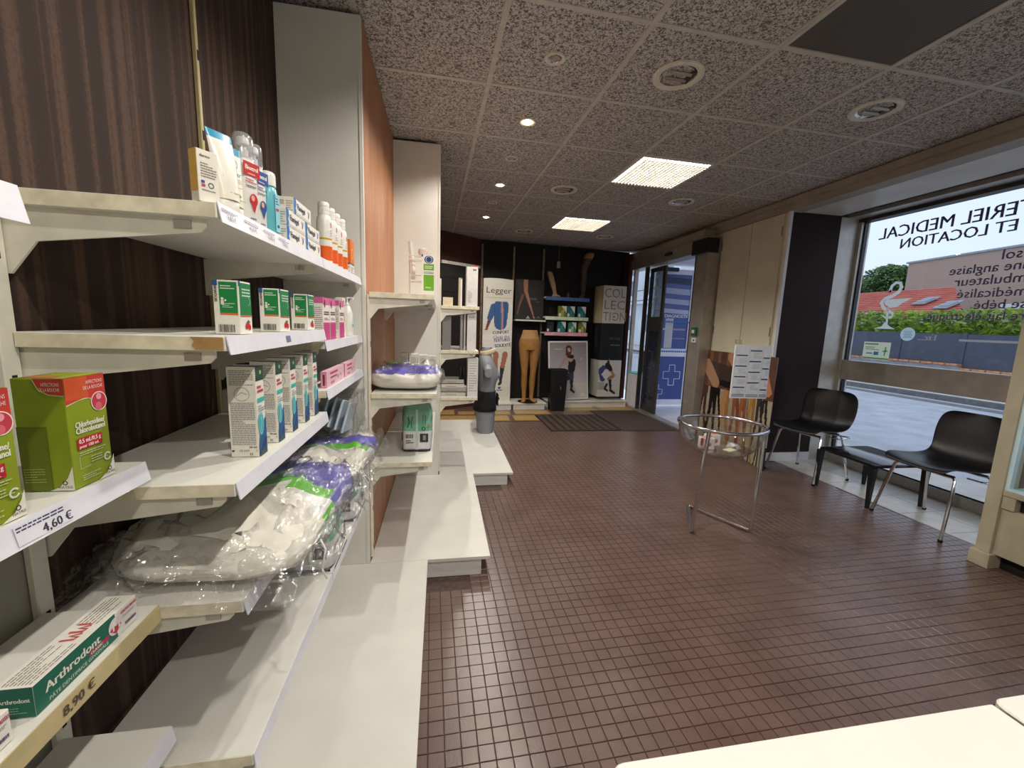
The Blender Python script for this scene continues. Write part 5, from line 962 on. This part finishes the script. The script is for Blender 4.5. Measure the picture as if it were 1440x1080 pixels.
# cupboard doors on the cream wall
cb_ = thing('wall_cupboard', 'tall cream double cupboard door beside the sliding door', 'cupboard', (XR, 3.55, 0))
for y0, y1, hs in ((.03, .438, 1), (.446, .90, -1)):
    dd = MB().box((-.018, y0, .06), (0, y1, 2.405)).build('door', 'cream_paint', cb_, bevel=.002); hy = y1-.035 if hs > 0 else y0+.035
    MB().tube([(-.018, hy, 1.16), (-.034, hy, 1.165), (-.034, hy, 1.195), (-.018, hy, 1.2)], .004, 6).build('handle', 'alu', dd)
    for z in (.4, 1.25, 2.2): MB().box((-.021, (y0+.004) if hs > 0 else (y1-.012), z), (-.017, (y0+.012) if hs > 0 else (y1-.004), z+.09)).build('hinge', 'steel_dark', dd)
# leaning photo board of tights
t = thing('photo_board', 'large photo board of hands and tights in many colours leaning on the cream cupboard', 'poster', (0, 0, 0)); nu, nv = 120, 96
def edge(u, v):                    # u from far to near, v from bottom to top
    top = Vector((3.165, 4.56-1.14*u, 1.055)); yb = 4.52-1.28*u; xb = 3.12-.035*u-.17*max(0, u-.45)**1.3/.46**.3
    bot = Vector((xb, yb, .003)); s = v; q = bot.lerp(top, s); q.x -= .0*s; return q
BG = (172, 162, 138)
def tights(u, v):
    if v > .60:
        if cap(u, v, .08, .84, .24, .66, .07, .06) or cap(u, v, .45, .95, .6, .80, .06): return (186, 140, 110)
        if cap(u, v, .15, .80, .62, .76, .09, .07): return (70, 56, 50)
        if cap(u, v, .2, .70, .55, .68, .06): return (26, 22, 24)
        if cap(u, v, .86, .85, .93, .68, .05): return (190, 130, 100)
        return (96, 62, 50) if (int(u*24) % 3) else (126, 86, 62)
    for x0, w, c in ((.09, .045, (84, 48, 46)), (.22, .05, (28, 24, 26)), (.30, .03, (24, 22, 24)), (.41, .055, (192, 140, 88)), (.55, .045, (150, 92, 60)), (.66, .045, (168, 104, 66)), (.76, .032, (184, 134, 66)), (.86, .03, (60, 56, 52)), (.93, .026, (38, 40, 42))):
        t = (.62-v)/.62
        for sd in (-1, 1):
            if abs(u-(x0+sd*(.012+.05*t)+.01*math.sin(9*v+x0*20))) < w*(.62-.36*t): return c if sd < 0 else tuple(int(q*.86) for q in c)
    return BG
mb = MB(); mb.v = [tuple(edge(i/nu, j/nv)) for j in range(nv+1) for i in range(nu+1)]
for j in range(nv):
    for i in range(nu): a = j*(nu+1)+i; mb.f.append([a, a+1, a+nu+2, a+nu+1]); mb.c.append(tights((i+.5)/nu, (j+.5)/nv))
mb.build('photo', 'gloss_print', t, solid=.006)
# ------------------------------------------------------------------ waiting chairs, table, basket
def chair(label, loc, rz):
    t = thing('shell_chair', label, 'chair', loc, rz, 'black shell chairs by the window')
    prof = [(-.235, .425, .185), (-.225, .442, .20), (-.19, .45, .215), (-.10, .437, .225), (0, .428, .228), (.09, .428, .225), (.15, .443, .22), (.19, .485, .222), (.21, .55, .232), (.225, .62, .235), (.242, .69, .23), (.255, .745, .212), (.262, .775, .175), (.263, .785, .13)]
    rows = []; n = 16
    for k, (y, z, w) in enumerate(prof):
        r = []
        for i in range(n+1):
            s = -1+2*i/n; seat = max(0, 1-k/7); back = max(0, (k-6)/7)
            r.append((w*s, y-.05*back*s*s-.0*seat, z+.028*seat*s*s*(1 if k > 1 else .4)+.03*(1-abs(k-6.5)/6.5)*abs(s)**3))
        rows.append(r)
    MB().loft(rows, cap=False, closed=False).build('shell', 'black_plastic', t, smooth=True, solid=.007, sub=1)
    for s in (-1, 1):
        for yt, yb in ((-.13, -.225), (.13, .225)):
            MB().tube([(s*.10, yt, .405), (s*.165, yt, .408), (s*.185, yt+(yb-yt)*.12, .385), (s*.225, yb, .004)], .0105, 8).build('leg', 'chrome', t, smooth=True)
            MB().lathe([(.012, 0), (.013, .018)], 10).build('foot_cap', 'black_plastic', t, loc=(s*.225, yb, 0))
        MB().tube([(s*.20, -.08, .415), (s*.27, -.08, .418), (s*.285, -.06, .418), (s*.285, .06, .418), (s*.27, .08, .418), (s*.20, .08, .415)], .006, 6).build('link_hoop', 'chrome', t, smooth=True)
    for y in (-.13, .13): MB().tube([(-.12, y, .405), (.12, y, .405)], .0105, 8).build('cross_bar', 'chrome', t, smooth=True)
    return t
chair('black moulded shell chair beside the dark wall panel', (3.335, 3.14, 0), R(-79)); chair('black moulded shell chair beside the glass showcase', (3.39, 2.165, 0), R(-93))
t = thing('side_table', 'low black square side table between the two shell chairs', 'table', (3.43, 2.66, 0), R(-2))
MB().loft([rr(.47, .47, .315, .03), rr(.49, .49, .32, .03), rr(.49, .49, .338, .03), rr(.475, .475, .342, .03)]).build('table_top', pm('table_black', '#141416', .12, var=.05), t, smooth=True)
for sx in (-1, 1):
    for sy in (-1, 1): MB().loft([[(sx*(.235+.0*k)+a*q, sy*(.225)+b*q, z) for a, b in ((-1, -1), (1, -1), (1, 1), (-1, 1))] for k, q, z in ((0, .010, 0), (1, .020, .316))]).build('leg', 'black_plastic', t)
# basket
bk = thing('display_basket', 'clear plastic bowl basket on a chrome tube stand', 'basket', (1.82, 2.36, 0)); BR, BZ = .262, .685
prof = [(BR*math.sin(a), BZ-.225*math.cos(a)) for a in [PI/2*k/14 for k in range(15)]]; prof[0] = (.004, prof[0][1])
MB().lathe(prof, 48, cap=False).build('bowl', 'acrylic', bk, smooth=True, solid=.004)
MB().tube([(BR*math.cos(2*PI*i/48), BR*math.sin(2*PI*i/48), BZ) for i in range(48)], .0115, 10, closed=True).build('rim', 'chrome', bk, smooth=True)
RTB = .0125
F1, B1, F2 = Vector((1.585, 2.224, .014)), Vector((1.80, 2.60, .014)), Vector((1.985, 2.19, .014)); T1, T2 = Vector((1.622, 2.205, BZ)), Vector((2.055, 2.255, BZ)); O = Vector((1.82, 2.36, 0))
def bend(pts, r=.03):
    out = [pts[0]]
    for i in range(1, len(pts)-1):
        a, b, c = pts[i-1], pts[i], pts[i+1]; u, v = (a-b).normalized(), (c-b).normalized(); p0, p2 = b+u*r, b+v*r
        for k in range(5): s = k/4; out.append(p0*(1-s)**2+b*2*s*(1-s)+p2*s*s)
    return out+[pts[-1]]
MB().tube([p-O for p in bend([T1, F1, B1, F2, T2])], .0125, 10).build('stand', 'chrome', bk, smooth=True)
MB().lathe([(.001, 0), (.195, 0), (.195, .004), (.001, .004)], 40).build('bowl_plate', 'acrylic', bk, loc=(0, 0, .53)); MB().lathe([(.012, -.006), (.014, .008)], 10).build('clamp', 'black_plastic', bk, loc=(.14, -.205, BZ-.01))
sg = thing('price_sign', 'white price list sign with blue rows on a thin rod in the clear basket', 'sign', (2.07, 2.45, .535), R(-4))
MB().tube([(.01, .01, 0), (.01, .01, .62)], .0035, 6).build('rod', 'chrome', sg); MB().box((-.135, -.004, .305), (.125, .006, .665), (222, 226, 232)).build('panel', 'card', sg)
p = PR().frame((-.135, -.004, .305), (1, 0, 0), (0, 0, 1), (0, -1, 0)); W_, H_ = .26, .36
for c, (u0, u1, v0) in enumerate(((.04, .36, .80), (.42, .74, .89), (.79, .97, .76))):
    for k in range(4): p.rect(W_*u0, H_*(v0-.2*k), W_*u1, H_*(v0-.2*k+.022), (52, 60, 120)); p.lines(W_*(u0+.1), H_*(v0-.2*k-.12), W_*u1, H_*(v0-.2*k-.02), 4, (176, 182, 196), .3, k+c)
    p.rect(W_*u0, H_*.035, W_*u1, H_*.08, (52, 60, 120)); p.rect(W_*(u0+.01), H_*.042, W_*(u1-.01), H_*.072, (180, 186, 210))
for u in (.39, .765): p.rect(W_*u, H_*.1, W_*u+.001, H_*.95, (120, 126, 150))
p.build('price_rows', 'print', sg)
for x, y, r_, lb in ((1.70, 2.33, -20, 'small white and red carton in the clear basket, next to the stand leg'), (1.79, 2.40, 8, 'small white and red carton in the clear basket, next to the sign rod')):
    carton('sample_box', lb, 'box', (x, y, .535), R(r_), .085, .06, .07, (236, 232, 228), {'F': lambda p, W, H: (p.rect(0, H*.3, W*.2, H, (206, 60, 70)), p.disc(W*.55, H*.45, W*.24, (206, 150, 124), 14, .8), p.disc(W*.6, H*.4, W*.08, (150, 70, 60), 8)), 'T': lambda p, W, H: p.rect(W*.1, H*.1, W*.9, H*.9, (226, 150, 120))})
o = MB().box((-.04, -.025, 0), (.04, .025, .004), (236, 232, 190)).build('paper_slip', 'card', loc=(1.83, 2.27, .535), rz=R(20)); props(o, 'pale yellow paper slip lying flat in the clear basket', 'paper')
# near counter
def counter(label, x0, x1, y0, y1, z=.94):
    t = thing('counter', label, 'counter', (x0, y0, 0)); w, l = x1-x0, y1-y0
    c = [(0, 0), (w, 0), (w, l)]+[(.012-.012*math.sin(PI/2*k/4), l-.012+.012*math.cos(PI/2*k/4)) for k in range(5)]
    MB().prism(c, lambda a, b: (a, b, z-.028), lambda a, b: (a, b, z)).build('top', 'laminate', t, bevel=.0015); MB().box((.03, .01, 0), (w-.005, l-.06, z-.028)).build('body', 'white_paint', t)
counter('cream topped counter with rounded corner', .137, .532, -.55, .266); counter('cream topped counter adjoining the rounded one along a dark seam', .5365, 1.5, -.55, .27)
# glass showcase on the right
sc = thing('glass_showcase', 'cream radiator cabinet with glass showcase on top beside the window', 'showcase', (3.1, .5, 0))
for nm, a, b, m in (('post', (-.01, 1.185, .085), (.10, 1.25, 2.40), 'cream_white'), ('foot_block', (-.03, 1.17, 0), (.11, 1.262, .085), 'cream_white'), ('post', (-.01, 0, .085), (.10, .06, 2.40), 'cream_white'), ('foot_block', (-.03, -.01, 0), (.11, .072, .085), 'cream_white'), ('front_panel', (.01, .06, .085), (.05, 1.185, .36), 'cream_white'), ('toe_kick', (.06, .06, .0), (.08, 1.185, .085), 'black_matt'),
                    ('vent_slot', (.04, .06, .36), (.06, 1.13, .435), 'black_matt'), ('vent_end', (.0, 1.13, .36), (.06, 1.185, .435), 'cream_white'), ('sill', (-.005, .06, .435), (.62, 1.185, .465), 'cream_white'), ('case_back', (.60, .06, .085), (.62, 1.185, .435), 'cream_white'), ('case_floor', (.05, .065, .466), (.6, 1.18, .474), 'green_glass')):
    if 'cream_white' not in M: pm('cream_white', '#b8b098', .5, var=.05, scale=8); pm('green_glass', '#8fd6c4', .15, var=.04)
    MB().box(a, b).build(nm, m, sc, bevel=.002)
MB().box((.018, .06, .466), (.024, 1.185, 2.38)).build('pane', 'glass', sc); MB().box((.0, 1.165, .466), (.03, 1.185, 2.38)).build('edge_bead', 'glass_edge' if 'glass_edge' in M else pm('glass_edge', '#cfeaf2', .2, var=.02), sc); MB().box((.0, .06, .466), (.03, 1.165, .48)).build('edge_bead', 'glass_edge', sc)
o = MB(); 
for k, (r_, z) in enumerate(((.05, .02), (.042, .065), (.05, .1), (.035, .14), (.03, .175))): o.lathe([(.005, -.03), (r_*.8, -.018), (r_, 0), (r_*.8, .018), (.005, .03)], 14, (rnd.uniform(-.02, .02), rnd.uniform(-.02, .02), z))
o = o.build('carved_ornament', 'black_matt', loc=(3.22, 1.55, .484), smooth=True); props(o, 'dark lumpy ornament on the green floor of the showcase', 'ornament')

# ------------------------------------------------------------------ window lettering and stickers (read from the street)
p = PR(); p.frame((XG+.0045, 0, 0), (0, 1, 0), (0, 0, 1), (1, 0, 0))
DB = (146, 136, 144)
def wt(s, x, y, xt, yt, k=1.6, bold=.008, col=DB):
    e = atx(x, y, XG); tp = atx(xt, yt, XG); [p.text(s, e.y+q, e.z, max(.01, tp.z-e.z)*k, col, 'r') for q in (-.003, 0, .003)]
wt('MATERIEL MEDICAL', 1235, 337.6, 1242, 324, 1.2, .01); wt('VENTE ET LOCATION', 1264.8, 349.7, 1268, 340.2, 1.45, .01); wt('sol', 1408, 364.7, 1410, 356); wt('Canne anglaise', 1334, 387.3, 1335, 379.8); wt('Déambulateur', 1340.6, 402.8, 1342, 395); wt('Lit médicalisé', 1344, 419.4, 1345, 411.8); wt('Pèse bébé', 1367.7, 434.6, 1368, 427); wt('Tire lait électrique', 1302, 450, 1302, 443.5)
a, b = atx(1290, 478, XG), atx(1290, 470, XG); p.text('Etc...', a.y, a.z, b.z-a.z, (186, 176, 176), 'r', bold=.015)
a, b, c = atx(1348, 476.5, XG), atx(1439, 483, XG), atx(1348, 480, XG); p.rect(b.y, a.z-.02, a.y, a.z-.003, (176, 166, 164))
o = p.build('window_lettering', 'vinyl'); props(o, 'grey mirrored shop lettering on the window glass', 'lettering')
cu = PR(); cu.frame((XG-.0045, 0, 0), (0, -1, 0), (0, 0, 1), (-1, 0, 0)); SW = (232, 234, 226)
def wp2(x, y): q = atx(x, y, XG); return (-q.y, q.z)
sn = [(1254, 407), (1252, 411), (1255, 402), (1261, 397.5), (1267, 398), (1268.5, 404), (1264, 411), (1256, 416), (1246, 420), (1240, 426), (1243, 433), (1250, 437), (1256, 441), (1254, 446), (1246, 447), (1240, 443)]
sp = [wp2(*q) for q in sn]; cu.stroke(sp, [.006, .03, .024, .026, .028, .03, .03, .032, .034, .034, .03, .026, .024, .022, .016, .006], SW)
cu.P([wp2(*q) for q in ((1243, 421.5), (1284, 419), (1270, 426), (1262, 432), (1252, 433), (1245, 428))], SW); cu.P([wp2(*q) for q in ((1247, 433), (1250.5, 433), (1249, 455), (1246, 455))], SW); cu.P([wp2(*q) for q in ((1229, 462), (1259, 463), (1250, 458), (1247.5, 453), (1245, 453), (1240, 459))], SW)
o = cu.build('pharmacy_emblem', 'vinyl'); props(o, 'white snake and cup emblem stuck on the window glass', 'emblem')
st = PR(); st.frame((XG-.0046, 0, 0), (0, -1, 0), (0, 0, 1), (-1, 0, 0)); q = wp2(1277, 470); st.disc(q[0], q[1], .058, (206, 226, 228), 28)
for k in range(5): st.rect(q[0]-.035+.006*(k % 2), q[1]-.03+.013*k, q[0]+.035-.006*(k % 2), q[1]-.026+.013*k, (120, 160, 190))
o = st.build('round_sticker', 'vinyl'); props(o, 'round pale blue sticker on the window glass beside the emblem', 'sticker')
st = PR(); st.frame((XG-.0046, 0, 0), (0, -1, 0), (0, 0, 1), (-1, 0, 0)); a, b = wp2(1212.5, 504), wp2(1254, 482); st.rect(a[0], a[1], b[0], b[1], (224, 224, 196)); w, h = b[0]-a[0], b[1]-a[1]
st.rect(a[0], a[1]+h*.03, b[0], a[1]+h*.12, (130, 190, 130)); st.rect(a[0]+w*.05, a[1]+h*.84, a[0]+w*.55, a[1]+h*.92, (120, 190, 120)); st.lines(a[0]+w*.08, a[1]+h*.55, a[0]+w*.62, a[1]+h*.76, 3, (110, 170, 120), .5, 3); st.rect(a[0]+w*.42, a[1]+h*.26, a[0]+w*.60, a[1]+h*.46, (90, 160, 200)); st.lines(a[0]+w*.14, a[1]+h*.3, a[0]+w*.38, a[1]+h*.42, 1, (130, 170, 180), .8, 3); st.stroke([(a[0]+w*.82, a[1]+h*.25), (a[0]+w*.84, a[1]+h*.75)], .012, (120, 200, 140)); st.stroke([(a[0]+w*.74, a[1]+h*.5), (a[0]+w*.93, a[1]+h*.52)], .012, (120, 200, 140))
o = st.build('notice_sticker', 'vinyl'); props(o, 'cream rectangular notice with green bars stuck low on the window glass', 'sticker')

# ------------------------------------------------------------------ the street outside
S('ground_road', (4.12, -40, -.10), (11.0, 90, -.06), 'asphalt'); S('ground_pavement', (11.0, -40, -.10), (13.9, 90, .04), 'pavement'); S('ground_kerb', (10.85, -40, -.09), (11.0, 90, .05), 'kerb'); S('ground_yard', (14.2, -40, -.12), (60, 90, .02), 'low_wall'); S('ground_front', (4.1, -12, -.09), (4.9, 90, -.02), 'pavement')
S('ground_gutter', (10.2, -40, -.0595), (10.6, 90, -.057), 'kerb')
lw = S('wall_garden', (13.9, 8.95, -.06), (14.15, 26, .56), 'low_wall'); lw2 = S('wall_garden_low', (13.9, -6, -.06), (14.15, 8.95, .455), 'low_wall')
k = 0; y = 5.6; brk = None
y = 5.65
while y < 15.5:
    z = .455 if y < 8.95 else .56
    if brk is None: brk = o = MB().box((0, .012, 0), (.33, .288, .05)).build('coping_brick', 'coping', lw, bevel=.006)
    else: o = brk.copy(); COL.objects.link(o); o.parent = lw
    o.parent = lw2 if y < 8.95 else lw; o.location = (13.86, y, z); y += .3
fnl = thing('street_fence', 'dark blue panel fence on the lower part of the low wall across the street', 'fence', (14.05, 0, 0)); fnh = thing('street_fence', 'dark blue panel fence on the stepped up part of the low wall across the street', 'fence', (14.05, 0, 0)); y = 4.2
for k in range(8):
    z0 = .51 if y < 8.94 else .615; fn = fnl if y < 8.94 else fnh
    MB().box((-.03, y+.05, z0), (.03, y+1.55, 1.39+.012*k)).build('panel', 'fence_blue', fn); MB().box((-.05, y-.05, z0), (.05, y+.05, 1.42+.012*k)).build('post', 'fence_blue', fn); y += 1.6
def leaves(mb, n, fnp, size, seed):
    r = random.Random(seed)
    for _ in range(n):
        c = Vector(fnp(r)); s = size*r.uniform(.6, 1.3); a = Vector((r.uniform(-1, 1), r.uniform(-1, 1), r.uniform(-.4, 1))).normalized(); b = a.orthogonal().normalized()*.5
        mb.add([c-a*s, c+b*s, c+a*s, c-b*s], [[0, 1, 2, 3]])
mb = MB(); leaves(mb, 9000, lambda r: (14.55+r.uniform(-.28, .5), r.uniform(3.5, 19), 1.15+r.random()**.6*.93+.06*math.sin(r.random()*40)), .085, 2)
hd = mb.build('garden_hedge', 'leaf'); props(hd, 'bright green clipped hedge above the blue fence', 'hedge'); MB().box((14.5, 3.5, .05), (14.85, 19, 1.7)).build('hedge_core', 'leaf', hd)
# house with red roof behind the hedge
hs = thing('house', 'low house with red tiled roof and two skylights behind the hedge', 'house', (24, 0, 0))
MB().box((0, 19.0, 0), (8, 40, 2.6)).build('wall', 'render_white', hs)
e0, e1 = Vector((-.5, 0, 2.3)), Vector((4.2, 0, 4.15))
for k in range(14):
    a, b = e0.lerp(e1, k/14), e0.lerp(e1, (k+1)/14); ya, yb = 15.3+.265*k, 15.3+.265*(k+1)
    MB().add([(a.x, ya, a.z+.07), (a.x, 40, a.z+.07), (b.x, 40, b.z), (b.x, yb, b.z), (a.x, ya, a.z), (a.x, 40, a.z)], [[0, 3, 2, 1], [4, 0, 1, 5]]).build('tile_course', 'roof_tile', hs)
for yy, s in ((18.1, .34), (16.55, .18)):
    a, b = e0.lerp(e1, s), e0.lerp(e1, s+.22); sk = MB().add([(a.x-.05, yy, a.z+.12), (a.x-.05, yy+.62, a.z+.12), (b.x-.05, yy+.62, b.z+.12), (b.x-.05, yy, b.z+.12)], [[0, 3, 2, 1]]).build('skylight_frame', 'zinc', hs, solid=.06)
    a, b = e0.lerp(e1, s+.04), e0.lerp(e1, s+.18); MB().add([(a.x-.05, yy+.10, a.z+.17), (a.x-.05, yy+.52, a.z+.17), (b.x-.05, yy+.52, b.z+.17), (b.x-.05, yy+.10, b.z+.17)], [[0, 3, 2, 1]]).build('skylight_pane', 'window_dark', hs)
an = thing('annex', 'small white annex with dark red roof beside the red tiled house', 'house', (27, 0, 0)); MB().box((0, 8, 0), (5, 16.2, 3.05)).build('wall', 'render_white', an); MB().add([(-1.2, 7.6, 2.35), (-1.2, 15.2, 2.35), (-.02, 16.2, 2.75), (-.02, 7.6, 2.75)], [[0, 3, 2, 1]]).build('roof', pm('roof_dark', '#8e3b40', .8), an, solid=.05)
bb = thing('brick_building', 'tall windowless brown brick gable behind the red roofs', 'building', (34, 0, 0))
zt = lambda Y_: aty(0, 0, 1).z
g0, g1 = atx(1278, 371, 34), atx(1440, 346, 34); sl = (g1.z-g0.z)/(g1.y-g0.y)
ye = -4; MB().prism([(g0.y, 0), (g0.y, g0.z), (ye, g0.z+sl*(ye-g0.y)), (ye, 0)], lambda a, b: (0, a, b), lambda a, b: (9, a, b)).build('gable_wall', 'far_brick', bb)
MB().prism([(g0.y+.1, g0.z), (g0.y+.1, g0.z+.12), (ye, g0.z+sl*(ye-g0.y)+.12), (ye, g0.z+sl*(ye-g0.y))], lambda a, b: (-.1, a, b), lambda a, b: (9, a, b)).build('roof_edge', 'zinc', bb)
for cy, cx, zc, rr_, lb in ((30.2, 38, 5.9, 1.9, 'leafy green tree rising between the red roof and the brick gable'), (34.4, 38, 5.6, 1.9, 'leafy green tree at the window frame beyond the red roof')):
    tr = thing('tree', lb, 'tree', (cx, cy, 0)); MB().tube([(0, 0, 0), (.1, .1, zc*.6), (0, 0, zc)], [.22, .16, .08], 8).build('trunk', 'bark', tr)
    mb = MB()
    def fp(r, R0=rr_, z0=zc):
        while True:
            v = Vector((r.uniform(-1, 1), r.uniform(-1, 1), r.uniform(-1, 1)))
            if .45 < v.length < 1: break
        k = 1+.25*mnoise.noise(v*2.5+Vector((cy, 0, 0))); return (v.x*R0*k, v.y*R0*k, z0+v.z*R0*.8*k)
    leaves(mb, 5200, fp, .17, int(cy)); mb.build('crown', 'leaf_tree', tr)
for k, (zc, yc) in enumerate(((10.2, 0), (9.5, 0), (8.9, 0), (8.0, 0), (7.75, 0))):
    o = MB().tube([(22, -10+i*3.2, zc-.6+.012*(i-9)**2+.0*k) for i in range(22)], .018, 5).build('power_line', 'cable'); props(o, ('highest', 'second highest', 'middle', 'second lowest', 'lowest')[k]+' of the thin overhead cables crossing the pale sky', 'cable', 'overhead cables')
# pale building seen through the narrow glass by the sliding door
pb = thing('apartment_house', 'pale blue white house front seen through the narrow glass by the sliding door', 'building', (14.5, 24, 0)); MB().box((0, 0, 0), (8, 10, 6.6)).build('facade', 'render_white', pb)
for yy in (.8, 3.2, 5.6, 8.0):
    for z in (1.0, 3.6, 5.15):
        f = MB().box((-.05, yy, z), (.01, yy+.62, z+1.3)).build('window', 'zinc', pb); MB().box((-.06, yy+.1, z+.1), (-.05, yy+.9, z+1.2)).build('pane', 'window_dark', f)
MB().box((-.25, -.2, 6.55), (8.2, 10.2, 6.75)).build('roof', 'zinc', pb)
for z in (3.2, 3.9):
    MB().box((-.5, .4, z), (-.46, 9.4, z+.05)).build('balcony_rail', 'steel_dark', pb)
MB().box((-.5, .3, 3.0), (0, 9.5, 3.12)).build('balcony_slab', 'render_white', pb)
